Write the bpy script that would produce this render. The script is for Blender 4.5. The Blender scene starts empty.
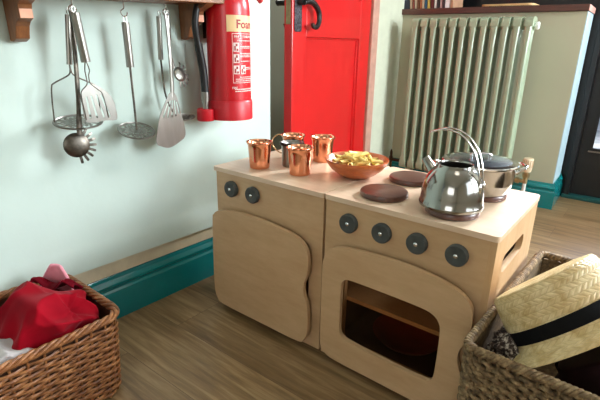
import bpy, bmesh, math, random
from mathutils import Vector, Matrix, noise
random.seed(7)
C = bpy.context.scene.collection
PI = math.pi
Rd = math.radians

# ------------------------------------------------------------------ colour and materials
def lin(c):
    return tuple(((v/255)/12.92 if v/255 <= .04045 else ((v/255+.055)/1.055)**2.4) for v in c) + (1,)

class NT:
    def __init__(s, name):
        s.m = bpy.data.materials.new(name); s.m.use_nodes = True
        s.t = s.m.node_tree; s.n = s.t.nodes; s.l = s.t.links
        s.b = s.n['Principled BSDF']
    def new(s, k, **kw):
        n = s.n.new(k)
        for a, v in kw.items(): setattr(n, a, v)
        return n
    def link(s, a, b): s.l.new(a, b)
    def val(s, sock, v):
        if hasattr(v, 'is_linked') or isinstance(v, bpy.types.NodeSocket): s.link(v, sock)
        else: sock.default_value = v
    def math(s, op, a, b=0.0, c=None):
        n = s.new('ShaderNodeMath', operation=op); s.val(n.inputs[0], a); s.val(n.inputs[1], b)
        if c is not None: s.val(n.inputs[2], c)
        return n.outputs[0]
    def coords(s, scale=(1,1,1), kind='Object', rot=(0,0,0)):
        t = s.new('ShaderNodeTexCoord'); mp = s.new('ShaderNodeMapping')
        mp.inputs['Scale'].default_value = scale; mp.inputs['Rotation'].default_value = rot
        s.link(t.outputs[kind], mp.inputs['Vector']); return mp.outputs['Vector']
    def noise(s, vec, scale, detail=3, rough=.55, dist=0):
        n = s.new('ShaderNodeTexNoise'); n.inputs['Scale'].default_value = scale
        n.inputs['Detail'].default_value = detail; n.inputs['Roughness'].default_value = rough
        n.inputs['Distortion'].default_value = dist
        s.link(vec, n.inputs['Vector']); return n.outputs['Fac']
    def ramp(s, fac, stops):
        r = s.new('ShaderNodeValToRGB'); e = r.color_ramp.elements
        while len(e) > 1: e.remove(e[-1])
        e[0].position = stops[0][0]; e[0].color = lin(stops[0][1])
        for p, c in stops[1:]:
            q = e.new(p); q.color = lin(c)
        s.link(fac, r.inputs['Fac']); return r.outputs['Color']
    def mix(s, fac, a, b, mode='MIX'):
        n = s.new('ShaderNodeMix', data_type='RGBA', blend_type=mode)
        s.val(n.inputs['Factor'], fac); s.val(n.inputs['A'] if False else n.inputs[6], a); s.val(n.inputs[7], b)
        return n.outputs[2]
    def bump(s, h, strength=.3, dist=.002):
        n = s.new('ShaderNodeBump'); n.inputs['Strength'].default_value = strength
        n.inputs['Distance'].default_value = dist; s.link(h, n.inputs['Height'])
        s.link(n.outputs['Normal'], s.b.inputs['Normal'])

def plain(name, col, rough=.5, metal=0, var=.08, scale=20, bump=0, coat=0, bscale=None, bdist=.001, stretch=(1,1,1)):
    t = NT(name); v = t.coords(stretch); f = t.noise(v, scale)
    lo = tuple(max(0, c*(1-var)) for c in col); hi = tuple(min(255, c*(1+var)) for c in col)
    t.link(t.ramp(f, [(.3, lo), (.7, hi)]), t.b.inputs['Base Color'])
    t.b.inputs['Roughness'].default_value = rough; t.b.inputs['Metallic'].default_value = metal
    t.b.inputs['Coat Weight'].default_value = coat
    if bump: t.bump(t.noise(v, bscale or scale*3, 4), bump, bdist)
    return t.m

def wood(name, dark, light, stretch=(1.2, 14, 14), rough=.5, scale=6, coat=0, ply=False):
    t = NT(name); v = t.coords(stretch)
    f = t.noise(v, scale, 5, .6, .4)
    g = t.noise(v, scale*5, 3, .6)
    col = t.ramp(f, [(.3, dark), (.7, light)])
    col = t.mix(.25, col, t.ramp(g, [(.35, dark), (.65, light)]))
    t.link(col, t.b.inputs['Base Color'])
    t.b.inputs['Roughness'].default_value = rough; t.b.inputs['Coat Weight'].default_value = coat
    t.b.inputs['Coat Roughness'].default_value = .25
    t.bump(g, .08, .001)
    return t.m

M = {}
M['mint'] = plain('mint_wall_paint', (194, 211, 202), .6, var=.02, scale=2.5, bump=.25, bscale=9, bdist=.006)
M['sage'] = plain('sage_wall_shade', (178, 176, 150), .6, var=.02, scale=2, bump=.2, bscale=10, bdist=.004)  # shade on the radiator wall's front put into an olive base colour
M['beige_ledge'] = plain('beige_ledge_paint', (206, 194, 164), .6, var=.05, scale=14, bump=.4, bscale=25, bdist=.003)
M['teal'] = plain('teal_gloss_paint', (0, 118, 120), .2, var=.05, scale=6, coat=.5, bump=.15, bscale=30, bdist=.001)
M['ceiling'] = plain('ceiling_paint', (235, 235, 228), .8, var=.01)
M['room'] = plain('pale_room_paint', (215, 210, 195), .8, var=.02)
M['passage'] = plain('passage_paint', (150, 148, 118), .8, var=.04)
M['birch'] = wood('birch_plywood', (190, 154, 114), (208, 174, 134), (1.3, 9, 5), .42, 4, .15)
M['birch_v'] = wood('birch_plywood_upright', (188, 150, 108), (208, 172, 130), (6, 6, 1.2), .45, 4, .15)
M['birch_top'] = wood('birch_plywood_lit_top', (212, 182, 152), (228, 204, 178), (1.3, 9, 5), .38, 4, .2)  # paler birch: daylight on the unit tops put into the colour
M['ply_edge'] = None
M['grey_knob'] = plain('grey_knob', (66, 70, 68), .6, var=.08, scale=90)
M['chrome'] = plain('chrome', (225, 225, 225), .12, 1, var=.02)
M['steel'] = plain('brushed_steel', (146, 143, 137), .3, 1, var=.06, scale=30, stretch=(1,1,.2))
M['dark_steel'] = plain('tarnished_steel', (104, 98, 90), .38, 1, var=.18, scale=60)
M['kettle_steel'] = plain('polished_kettle_steel', (158, 156, 150), .15, 1, var=.03, scale=10, bump=.05, bscale=14, bdist=.004)
M['copper'] = plain('polished_copper', (236, 166, 130), .15, 1, var=.05, scale=14, bump=.06, bscale=30, bdist=.002)
M['brass'] = plain('aged_brass', (176, 156, 118), .35, 1, var=.15)
M['burner'] = wood('dark_brown_wood_disc', (74, 44, 34), (104, 66, 52), (2, 14, 14), .32, 9, .3)
M['bowl'] = wood('orange_turned_wood', (164, 74, 30), (214, 118, 58), (4, 4, 18), .3, 5, .4)
M['pasta'] = plain('yellow_penne', (238, 204, 118), .5, var=.12, scale=40)
M['red_door'] = plain('red_gloss_paint', (214, 32, 34), .3, var=.03, scale=3, coat=.4, bump=.12, bscale=24, bdist=.002)
M['door_frame'] = plain('pink_bounce_frame', (196, 150, 132), .5, var=.05)  # white frame with the red door's bounce light put into its colour
M['black_iron'] = plain('black_iron', (16, 16, 17), .32, 0, var=.4, scale=70, bump=.8, bscale=140, bdist=.002, coat=.3)
M['black_paint'] = plain('black_paint', (18, 19, 20), .35, var=.15, scale=4)
M['pine'] = wood('varnished_pine', (104, 62, 34), (146, 92, 52), (9, 9, 2), .45, 5, .2)
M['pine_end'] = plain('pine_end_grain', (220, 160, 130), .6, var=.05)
M['mahogany'] = wood('mahogany_cap', (62, 32, 24), (96, 54, 42), (1.5, 12, 12), .35, 6, .3)
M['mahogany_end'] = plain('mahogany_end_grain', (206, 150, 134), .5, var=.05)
M['rad'] = plain('pale_green_radiator_enamel', (158, 174, 146), .35, var=.02, coat=.3)
M['plug'] = plain('white_plug', (240, 240, 232), .5, var=.03)
M['trv'] = plain('cream_plastic', (226, 205, 172), .45, var=.03)
M['white_pipe'] = plain('white_pipe_enamel', (232, 232, 226), .3, var=.02)
M['ext_red'] = plain('extinguisher_red', (190, 8, 24), .33, var=.02, coat=.15)
M['ext_red2'] = plain('red_plastic_base', (190, 20, 34), .4, var=.02)
M['cream'] = plain('cream_band', (226, 192, 140), .45, var=.02)
M['print_red'] = plain('red_print', (150, 20, 24), .5, var=.01)
M['print_white'] = plain('white_print', (236, 214, 206), .5, var=.01)
M['rubber'] = plain('black_rubber', (22, 22, 24), .45, var=.1)
M['wicker'] = None
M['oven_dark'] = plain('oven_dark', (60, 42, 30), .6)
M['terracotta'] = plain('terracotta_dish', (120, 42, 26), .45, var=.1)
M['red_cloth'] = plain('crimson_velvet', (138, 1, 22), .85, var=.12, scale=9, bump=.15, bscale=160, bdist=.001)
M['dark_red_cloth'] = plain('dark_red_cloth', (112, 8, 26), .85, var=.1, scale=20)
M['pink_felt'] = plain('pink_felt', (250, 164, 180), .9, var=.04, scale=40, bump=.2, bscale=200, bdist=.001)
M['pale_cloth'] = plain('pale_grey_cloth', (184, 178, 176), .9, var=.05, scale=20, bump=.2, bscale=120, bdist=.001)
M['blue_cloth'] = plain('pale_blue_cloth', (170, 184, 202), .9, var=.05)
M['black_band'] = plain('black_ribbon', (14, 14, 16), .7, var=.2, scale=60, bump=.2, bscale=200)
M['burgundy'] = plain('burgundy_felt', (30, 12, 15), .75, var=.2, scale=20)
M['black_felt'] = plain('black_felt', (20, 19, 22), .8, var=.2, scale=20)
M['brown_leather'] = plain('brown_leather', (70, 46, 30), .4, var=.3, scale=16)
for k in ('red_cloth', 'dark_red_cloth', 'black_band', 'black_felt', 'burgundy'):
    M[k].node_tree.nodes['Principled BSDF'].inputs['Specular IOR Level'].default_value = .12
for k in ('red_cloth', 'dark_red_cloth', 'pink_felt', 'pale_cloth'):
    b = M[k].node_tree.nodes['Principled BSDF']
    b.inputs['Sheen Weight'].default_value = .06; b.inputs['Sheen Roughness'].default_value = .4

def ply_edge():
    t = NT('plywood_edge'); v = t.coords((1, 1, 1))
    sx = t.new('ShaderNodeTexWave', bands_direction='DIAGONAL'); sx.inputs['Scale'].default_value = 60
    t.link(v, sx.inputs['Vector'])
    t.link(t.ramp(sx.outputs['Fac'], [(.3, (176, 128, 78)), (.6, (214, 172, 118))]), t.b.inputs['Base Color'])
    t.b.inputs['Roughness'].default_value = .5
    return t.m
M['ply_edge'] = ply_edge()

def floor_mat():
    t = NT('oak_plank_floor'); tc = t.new('ShaderNodeTexCoord')
    br = t.new('ShaderNodeTexBrick'); br.offset = .37
    for k, v in dict(Scale=1, **{'Mortar Size': .0007, 'Mortar Smooth': .3, 'Bias': 0, 'Brick Width': 1.25, 'Row Height': .18}).items(): br.inputs[k].default_value = v
    br.inputs['Color1'].default_value = (0, 0, 0, 1); br.inputs['Color2'].default_value = (1, 1, 1, 1); br.inputs['Mortar'].default_value = (.5, .5, .5, 1)
    t.link(tc.outputs['Object'], br.inputs['Vector'])
    mp = t.new('ShaderNodeMapping'); mp.inputs['Scale'].default_value = (1.6, 22, 1); t.link(tc.outputs['Object'], mp.inputs['Vector'])
    off = t.new('ShaderNodeVectorMath', operation='ADD'); t.link(mp.outputs['Vector'], off.inputs[0])
    sc = t.new('ShaderNodeVectorMath', operation='SCALE'); t.link(br.outputs['Color'], sc.inputs[0]); sc.inputs['Scale'].default_value = 13
    t.link(sc.outputs['Vector'], off.inputs[1])
    g = t.noise(off.outputs['Vector'], 2.4, 6, .62, .5)
    mp2 = t.new('ShaderNodeMapping'); mp2.inputs['Scale'].default_value = (.9, 5, 1); t.link(tc.outputs['Object'], mp2.inputs['Vector'])
    g2 = t.noise(mp2.outputs['Vector'], 1.6, 3, .5, 1.2)
    base = t.ramp(g, [(.30, (104, 80, 52)), (.5, (148, 118, 80)), (.70, (190, 162, 122))])
    tone = t.ramp(br.outputs['Color'], [(.0, (214, 208, 202)), (1, (255, 255, 255))])
    col = t.mix(1, base, tone, 'MULTIPLY')
    col = t.mix(.22, col, t.ramp(g2, [(.35, (116, 92, 62)), (.65, (190, 164, 126))]))
    col = t.mix(br.outputs['Fac'], col, lin((84, 64, 44)))
    t.link(col, t.b.inputs['Base Color'])
    t.link(t.math('MULTIPLY_ADD', g, .16, .26), t.b.inputs['Roughness'])
    t.bump(g, .12, .001)
    return t.m
M['floor'] = floor_mat()

def strand_mat(name, stops, scale, stretch=(1,1,1), rough=.55, bump=.4):
    t = NT(name); v = t.coords(stretch); a = t.noise(v, scale, 4, .6)
    t.link(t.ramp(a, stops), t.b.inputs['Base Color']); t.b.inputs['Roughness'].default_value = rough
    t.bump(t.noise(v, scale*6, 3), bump, .001)
    return t.m
M['wicker'] = strand_mat('brown_wicker', [(.3, (92, 52, 26)), (.5, (142, 90, 50)), (.72, (186, 130, 80))], 45, rough=.42)
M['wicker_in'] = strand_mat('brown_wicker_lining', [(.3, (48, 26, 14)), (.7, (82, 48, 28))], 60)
M['seagrass'] = strand_mat('seagrass', [(.3, (74, 58, 38)), (.5, (120, 97, 66)), (.72, (174, 148, 108))], 70, rough=.75, bump=.8)
M['knit'] = strand_mat('flecked_knit', [(.42, (38, 26, 24)), (.52, (96, 78, 70)), (.6, (206, 194, 180))], 120, rough=.9, bump=1)

def straw():
    t = NT('woven_straw'); u = t.new('ShaderNodeUVMap'); sp = t.new('ShaderNodeSeparateXYZ')
    wob = t.new('ShaderNodeTexNoise'); wob.inputs['Scale'].default_value = 60; t.link(u.outputs[0], wob.inputs['Vector'])
    t.link(u.outputs[0], sp.inputs[0]); x, y = sp.outputs[0], sp.outputs[1]
    x = t.math('ADD', x, t.math('MULTIPLY', wob.outputs['Fac'], .004)); y = t.math('ADD', y, t.math('MULTIPLY', wob.outputs['Fac'], .004))
    k = 1/.0085
    band = t.math('GREATER_THAN', t.math('FRACT', t.math('MULTIPLY', y, k/2.6)), .5)
    sgn = t.math('MULTIPLY_ADD', band, 2, -1)
    s = t.math('FRACT', t.math('MULTIPLY', t.math('MULTIPLY_ADD', t.math('MULTIPLY', sgn, x), .9, y), k*.75))
    edge = t.math('SMOOTH_MIN', s, t.math('SUBTRACT', 1, s), .1)
    e2f = t.math('FRACT', t.math('MULTIPLY', y, k/1.3)); e2 = t.math('SMOOTH_MIN', e2f, t.math('SUBTRACT', 1, e2f), .1)
    h = t.math('MINIMUM', t.math('MULTIPLY', edge, 3), t.math('MULTIPLY', e2, 5))
    h = t.math('MINIMUM', h, 1)
    v = t.coords(); n = t.noise(v, 90, 4)
    col = t.ramp(n, [(.3, (196, 164, 108)), (.6, (228, 202, 150))])
    cell = t.noise(v, 35, 1); col = t.mix(.35, col, t.ramp(cell, [(.4, (184, 152, 94)), (.6, (236, 220, 176))]))
    col = t.mix(t.math('MULTIPLY', t.math('LESS_THAN', h, .28), .3), col, lin((166, 132, 76)))
    t.link(col, t.b.inputs['Base Color']); t.b.inputs['Roughness'].default_value = .5
    t.bump(h, .6, .0015)
    return t.m
M['straw'] = straw()

def glass_mat(name, tint=(1,1,1,1), alpha=.15, ior=1.5):
    t = NT(name); t.n.remove(t.b)
    tr = t.new('ShaderNodeBsdfTransparent'); tr.inputs[0].default_value = tint
    gl = t.new('ShaderNodeBsdfGlossy'); gl.inputs['Roughness'].default_value = .03
    mx = t.new('ShaderNodeMixShader'); fr = t.new('ShaderNodeFresnel'); fr.inputs['IOR'].default_value = ior
    t.link(t.math('ADD', fr.outputs[0], alpha), mx.inputs[0])
    t.link(tr.outputs[0], mx.inputs[1]); t.link(gl.outputs[0], mx.inputs[2])
    t.link(mx.outputs[0], t.n['Material Output'].inputs[0]); return t.m
M['glass'] = glass_mat('window_glass', alpha=0)
M['lid_glass'] = glass_mat('tinted_lid_glass', (.8, .86, .92, 1), .35)
M['oven_glass'] = glass_mat('brown_oven_perspex', (.85, .74, .64, 1), -.02, 1.3)

# ------------------------------------------------------------------ object helpers
def tag(o, label=None, cat=None, group=None, kind=None):
    if label: o['label'] = label
    if cat: o['category'] = cat
    if group: o['group'] = group
    if kind: o['kind'] = kind
    return o
def empty(name, loc=(0,0,0), rz=0, label=None, cat=None, group=None, parent=None):
    o = bpy.data.objects.new(name, None); C.objects.link(o); o.location = loc; o.rotation_euler = (0, 0, rz)
    o.empty_display_size = .05
    if parent: o.parent = parent
    return tag(o, label, cat, group)
def link(name, bm, mat, parent=None, loc=(0,0,0), rot=(0,0,0), smooth=True, ang=35, bevel=0):
    bmesh.ops.recalc_face_normals(bm, faces=bm.faces)
    me = bpy.data.meshes.new(name); bm.to_mesh(me); bm.free()
    mats = mat if isinstance(mat, (list, tuple)) else [mat]
    for m in mats: me.materials.append(m)
    if smooth:
        me.polygons.foreach_set('use_smooth', [True]*len(me.polygons))
        me.set_sharp_from_angle(angle=Rd(ang))
    o = bpy.data.objects.new(name, me); C.objects.link(o); o.location = loc; o.rotation_euler = rot
    if parent: o.parent = parent
    if bevel:
        b = o.modifiers.new('bevel', 'BEVEL'); b.width = bevel; b.segments = 2; b.limit_method = 'ANGLE'; b.angle_limit = Rd(40)
    return o
def BM(): return bmesh.new()
def box(bm, x0, x1, y0, y1, z0, z1):
    r = bmesh.ops.create_cube(bm, size=1)
    for v in r['verts']:
        v.co = Vector(((x0+x1)/2+v.co.x*(x1-x0), (y0+y1)/2+v.co.y*(y1-y0), (z0+z1)/2+v.co.z*(z1-z0)))
    return r['verts']
def frames(pts, closed):
    n = len(pts); T = []
    for i in range(n):
        a = pts[(i-1) % n] if (closed or i > 0) else pts[i]; b = pts[(i+1) % n] if (closed or i < n-1) else pts[i]
        T.append((b-a).normalized())
    up = Vector((0, 0, 1)) if abs(T[0].z) < .9 else Vector((1, 0, 0))
    N = []; cur = (up - T[0]*up.dot(T[0])).normalized()
    for t in T:
        cur = (cur - t*cur.dot(t))
        cur = cur.normalized() if cur.length > 1e-6 else t.orthogonal().normalized()
        N.append(cur.copy())
    return T, N
def tube(bm, pts, r, seg=8, closed=False, flat=1.0, caps=True):
    pts = [Vector(p) for p in pts]; n = len(pts); T, N = frames(pts, closed); rings = []
    for i, p in enumerate(pts):
        rr = r[i] if isinstance(r, (list, tuple)) else r
        B = T[i].cross(N[i]); ring = []
        for k in range(seg):
            a = 2*PI*k/seg; ring.append(bm.verts.new(p + N[i]*math.cos(a)*rr*flat + B*math.sin(a)*rr))
        rings.append(ring)
    m = n if closed else n-1
    for i in range(m):
        A, Bq = rings[i], rings[(i+1) % n]
        for k in range(seg): bm.faces.new((A[k], A[(k+1) % seg], Bq[(k+1) % seg], Bq[k]))
    if caps and not closed:
        bm.faces.new(rings[0][::-1]); bm.faces.new(rings[-1])
def lathe(bm, prof, seg=48, mtx=None, uv=False, sx=1, sy=1):
    rings = []
    for r, z in prof:
        if r < 1e-6: rings.append([bm.verts.new((0, 0, z))])
        else: rings.append([bm.verts.new((r*sx*math.cos(2*PI*k/seg), r*sy*math.sin(2*PI*k/seg), z)) for k in range(seg)])
    L = 0; uvl = bm.loops.layers.uv.verify() if uv else None
    for i in range(len(prof)-1):
        A, B = rings[i], rings[i+1]
        d = math.hypot(prof[i+1][0]-prof[i][0], prof[i+1][1]-prof[i][1])
        for k in range(seg):
            k2 = (k+1) % seg
            if len(A) == 1 and len(B) == 1: continue
            if len(A) == 1: vs = (A[0], B[k2], B[k]); us = ((k+.5, L), (k+1, L+d), (k, L+d)); ws = (max(prof[i+1][0], .03),)*3
            elif len(B) == 1: vs = (A[k], A[k2], B[0]); us = ((k, L), (k+1, L), (k+.5, L+d)); ws = (max(prof[i][0], .03),)*3
            else: vs = (A[k], A[k2], B[k2], B[k]); us = ((k, L), (k+1, L), (k+1, L+d), (k, L+d)); ws = None
            f = bm.faces.new(vs)
            if uv:
                for lp, (uu, vv) in zip(f.loops, us): lp[uvl].uv = (uu/seg*.7, vv)
        L += d
    if mtx is not None: bmesh.ops.transform(bm, matrix=mtx, verts=[v for R in rings for v in R])
    return rings
def cyl(bm, p0, p1, r, seg=20, r2=None):
    tube(bm, [p0, p1], [r, r if r2 is None else r2], seg)
def ellipsoid(bm, c, r, u=24, v=14):
    q = bmesh.ops.create_uvsphere(bm, u_segments=u, v_segments=v, radius=1)
    for w in q['verts']: w.co = Vector((c[0]+w.co.x*r[0], c[1]+w.co.y*r[1], c[2]+w.co.z*r[2]))
    return q['verts']
def smooth_path(pts, n=8, closed=False):
    P = [Vector(p) if len(p) == 3 else Vector((p[0], p[1], 0)) for p in pts]; out = []; m = len(P)
    for i in range(m if closed else m-1):
        g = lambda j: P[j % m] if closed else P[min(max(j, 0), m-1)]
        a, b, c, d = g(i-1), g(i), g(i+1), g(i+2)
        for k in range(n):
            t = k/n
            out.append(.5*((2*b)+(c-a)*t+(2*a-5*b+4*c-d)*t*t+(3*b-a-3*c+d)*t**3))
    if not closed: out.append(P[-1])
    return out
def rrect(x0, x1, z0, z1, r, n=6):
    rs = r if isinstance(r, (list, tuple)) else [r]*4     # bl, br, tr, tl
    out = []
    for (cx, cz, rr, a0) in ((x0+rs[0], z0+rs[0], rs[0], PI), (x1-rs[1], z0+rs[1], rs[1], 1.5*PI), (x1-rs[2], z1-rs[2], rs[2], 0), (x0+rs[3], z1-rs[3], rs[3], .5*PI)):
        for k in range(n+1):
            a = a0+k/n*PI/2; out.append((cx+rr*math.cos(a), cz+rr*math.sin(a)))
    return out
def plate(bm, outer, hole, axis, a, b):
    """sheet with an outline (and one hole) in two axes, between a and b along the third"""
    def P(p, t):
        u, v = p
        return {'y': (u, t, v), 'x': (t, u, v), 'z': (u, v, t)}[axis]
    edges = []
    for loop in ([outer] + ([hole] if hole else [])):
        vs = [bm.verts.new(P(p, a)) for p in loop]
        edges += [bm.edges.new((vs[i], vs[(i+1) % len(vs)])) for i in range(len(vs))]
    r = bmesh.ops.triangle_fill(bm, edges=edges, use_beauty=True, use_dissolve=False)
    fs = [g for g in r['geom'] if isinstance(g, bmesh.types.BMFace)]
    ex = bmesh.ops.extrude_face_region(bm, geom=fs)
    d = {'y': Vector((0, b-a, 0)), 'x': Vector((b-a, 0, 0)), 'z': Vector((0, 0, b-a))}[axis]
    bmesh.ops.translate(bm, vec=d, verts=[g for g in ex['geom'] if isinstance(g, bmesh.types.BMVert)])
def copy_tree(o, parent=None):
    c = o.copy(); C.objects.link(c); c.parent = parent
    for ch in list(o.children): copy_tree(ch, c)
    return c
def struct(o): o['kind'] = 'structure'; return o

# ------------------------------------------------------------------ frames of the old, slightly crooked walls
LW = Matrix.Translation((-.19313, 0, 0)) @ Matrix.Rotation(Rd(-1.62), 4, 'Z')     # local x: out of the wall, local y: along it
RW = Matrix.Translation((.6905, 1.9053, 0)) @ Matrix.Rotation(Rd(2.235), 4, 'Z')  # local x: along, local y: away from the room
LWL, LWR = Vector((-.19313, 0, 0)), Rd(-1.62)
RWL, RWR = Vector((.6905, 1.9053, 0)), Rd(2.235)
def on_left(o, p=(0,0,0)): o.location = LW @ Vector(p); o.rotation_euler = (0, 0, LWR); return o
def on_rad(o, p=(0,0,0)): o.location = RW @ Vector(p); o.rotation_euler = (0, 0, RWR); return o

# ------------------------------------------------------------------ the room
bm = BM(); box(bm, -2.6, 3.3, -3.2, 2.45, -.1, 0); struct(link('floor', bm, M['floor'], smooth=False))
bm = BM(); box(bm, -2.6, 3.3, -3.2, 2.45, 2.5, 2.6); struct(link('ceiling', bm, M['ceiling'], smooth=False))

bm = BM()   # left wall with a bulging plaster foot; ends at the doorway
prof = [(-.30, 0), (0, 0), (0, .155), (.003, .158), (.004, .2), (.022, .207), (.021, .225), (.014, .262), (.006, .280), (.001, .30), (0, .34), (0, 2.5), (-.30, 2.5)]
prof = [(x, z) for x, z in prof]
ys = [-3.2, -1.5, -.8, -.4, 0, .3, .45, .476]
rings = []
for y in ys:
    rings.append([bm.verts.new((x + (.004*noise.noise(Vector((0, y*2.2, z*2))) if 0 < z < 2.4 and x > -.1 else 0), y, z)) for x, z in prof])
for A, B in zip(rings, rings[1:]):
    for k in range(len(prof)): k2 = (k+1) % len(prof); bm.faces.new((A[k], B[k], B[k2], A[k2]))
bm.faces.new(rings[0]); bm.faces.new(rings[-1][::-1])
struct(on_left(link('wall_left', bm, M['mint'], ang=50)))
bm = BM(); box(bm, 0, .007, -3.2, .474, .156, .204); struct(on_left(link('trim_1', bm, M['beige_ledge'], smooth=False)))

def skirting(name, path, h=.152, mat='teal'):
    """moulded skirting swept along a floor path; profile grows to the left of the travel direction"""
    pr = [(0, 0), (.020, 0), (.020, h*.60), (.0185, h*.66), (.013, h*.70), (.0125, h*.745), (.017, h*.78), (.0175, h*.83), (.013, h*.88), (.0075, h*.92), (.0065, h*.97), (.004, h), (0, h)]
    bm = BM(); P = [Vector((p[0], p[1], 0)) for p in path]; R = []
    for i, p in enumerate(P):
        d0 = (P[i]-P[i-1]).normalized() if i else (P[1]-P[0]).normalized()
        d1 = (P[i+1]-P[i]).normalized() if i < len(P)-1 else d0
        n0 = Vector((-d0.y, d0.x, 0)); n1 = Vector((-d1.y, d1.x, 0)); m = (n0+n1).normalized(); m /= max(.3, m.dot(n0))
        R.append([bm.verts.new(p + m*x + Vector((0, 0, z))) for x, z in pr])
    for A, B in zip(R, R[1:]):
        for k in range(len(pr)): k2 = (k+1) % len(pr); bm.faces.new((A[k], A[k2], B[k2], B[k]))
    bm.faces.new(R[0]); bm.faces.new(R[-1][::-1])
    return struct(link(name, bm, M[mat], ang=30))
on_left(skirting('baseboard_left', [(0, .476), (0, -3.2)]))

# far stretch of the left side past the red door, and the door frame
bm = BM(); box(bm, -.5, -.165, 1.56, 1.9, 0, 2.5); struct(on_left(link('wall_left_far', bm, plain('pale_sage_paint', (202, 206, 184), .6, var=.02), smooth=False)))
bm = BM(); box(bm, -.32, -.155, 1.495, 1.56, 0, 2.12); struct(on_left(link('trim_2', bm, M['door_frame'], smooth=False, bevel=.004)))
bm = BM(); box(bm, -.30, -.02, .476, 1.56, 2.12, 2.5); struct(on_left(link('wall_left_lintel', bm, M['mint'], smooth=False)))
# passage behind the red door
bm = BM(); box(bm, -2.6, -2.5, -1, 2.45, 0, 2.5); struct(link('wall_passage', bm, M['passage'], smooth=False))
bm = BM(); box(bm, -2.5, -.5, -1.05, -.95, 0, 2.5); struct(link('wall_passage_front', bm, M['passage'], smooth=False))

# low wall with the radiator
bm = BM(); box(bm, -1.06, 0, 0, .285, 0, 1.0565); struct(on_rad(link('wall_radiator', bm, M['sage'], smooth=False)))
o = skirting('baseboard_radiator', [(0, .285), (0, 0), (-1.04, 0)], h=.148)
# the sweep grows to the left of travel: travelling towards -y then -x grows outwards
on_rad(o, (.0045, 0, 0))
bm = BM(); box(bm, -2.5, -.53, 1.93, 2.05, 0, 2.5); struct(link('wall_corner_back', bm, M['mint'], smooth=False))
bm = BM(); box(bm, 0, .004, .001, .284, 0, 1.056); struct(on_rad(link('wall_radiator_lit_end', bm, plain('daylit_end_tint', (172, 196, 204), .5, var=.02), smooth=False)))  # thin added slab; daylight on the low wall's end put into its colour
# mahogany cap is a shelf board
cap = empty('wall_cap_shelf', label='long dark mahogany board capping the low wall above the radiator', cat='shelf'); on_rad(cap, (0, 0, 1.057))
bm = BM(); box(bm, -1.03, .006, -.018, .285, 0, .033); link('board', bm, M['mahogany'], cap, smooth=False, bevel=.003)
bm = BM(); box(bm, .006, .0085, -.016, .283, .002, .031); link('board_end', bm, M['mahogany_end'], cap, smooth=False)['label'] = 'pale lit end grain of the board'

# black partition with the glazed black door behind
bm = BM()
box(bm, -1.2, .715, 2.225, 2.45, 0, 2.5); box(bm, .715, 1.66, 2.225, 2.45, 2.08, 2.5)
struct(link('wall_back', bm, M['black_paint'], smooth=False))
bm = BM(); box(bm, 1.62, 3.2, 2.225, 2.45, 0, 2.5); struct(link('wall_back_right', bm, M['room'], smooth=False))
bm = BM(); box(bm, .715, .745, 2.205, 2.4, 0, 2.08); box(bm, 1.59, 1.62, 2.205, 2.4, 0, 2.08); box(bm, .715, 1.62, 2.205, 2.4, 2.05, 2.08)
struct(link('trim_3', bm, M['black_paint'], smooth=False, bevel=.003))
door = struct(empty('door_2', (.75, 2.25, 0)))
bm = BM(); plate(bm, [(-.0045, .010), (.8395, .010), (.8395, 2.049), (-.0045, 2.049)], rrect(.062, .773, .312, 1.93, .003, 2), 'y', 0, .045)
link('door_leaf', bm, M['black_paint'], door, smooth=False, bevel=.002)
bm = BM(); plate(bm, rrect(.054, .781, .304, 1.938, .003, 2), rrect(.066, .769, .316, 1.926, .003, 2), 'y', -.006, .004); link('glazing_bead', bm, M['black_paint'], door, smooth=False)
bm = BM(); box(bm, .045, .79, -.012, -.004, .292, .300); link('sill_strip', bm, M['steel'], door, smooth=False)
bm = BM(); box(bm, .06, .775, .02, .026, .31, 1.932); link('door_pane', bm, M['glass'], door, smooth=False)
bm = BM(); box(bm, .71, 1.66, 2.19, 2.249, 0, .022); struct(link('trim_4', bm, plain('dark_teal_threshold', (20, 74, 70), .35), smooth=False, bevel=.004))
# outside the glazed door: paving
bm = BM(); box(bm, -1, 5, 2.46, 9, -.12, -.02); struct(link('ground_outside', bm, plain('pale_paving', (176, 178, 176), .8, var=.25, scale=3), smooth=False))

# right wall with a big window, wall behind
def window_wall(name, x0, x1, y0, y1, opens, axis):
    bm = BM(); segs = sorted(opens); cur = (y0 if axis == 'x' else x0)
    def B(a, b, z0, z1):
        if axis == 'x': box(bm, x0, x1, a, b, z0, z1)
        else: box(bm, a, b, y0, y1, z0, z1)
    for (a, b, z0, z1) in segs:
        B(cur, a, 0, 2.5); B(a, b, 0, z0); B(a, b, z1, 2.5); cur = b
    B(cur, (y1 if axis == 'x' else x1), 0, 2.5)
    return struct(link(name, bm, M['room'], smooth=False))
window_wall('wall_right', 3.2, 3.3, -3.2, 2.45, [(-.6, .55, .75, 2.2), (.8, 1.95, .75, 2.2)], 'x')
window_wall('wall_front', -.2, 3.2, -3.3, -3.2, [(.9, 2.3, .9, 2.1)], 'y')  # opening made for the rear fill light
for i, (a, b) in enumerate(((-.6, .55), (.8, 1.95))):
    w = struct(empty('window_%d' % (i+1), (3.25, (a+b)/2, .75)))
    h = (b-a)/2; bm = BM()
    plate(bm, [(-h, 0), (h, 0), (h, 1.45), (-h, 1.45)], [(-h+.05, .05), (h-.05, .05), (h-.05, 1.4), (-h+.05, 1.4)], 'x', -.03, .03)
    box(bm, -.02, .02, -.02, .02, .05, 1.4); box(bm, -.02, .02, -h+.05, h-.05, .9, .93)
    link('window_frame', bm, M['plug'], w, smooth=False)
    bm = BM(); box(bm, -.003, .003, -h+.04, h-.04, .04, 1.41); link('window_pane', bm, M['glass'], w, smooth=False)

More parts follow.
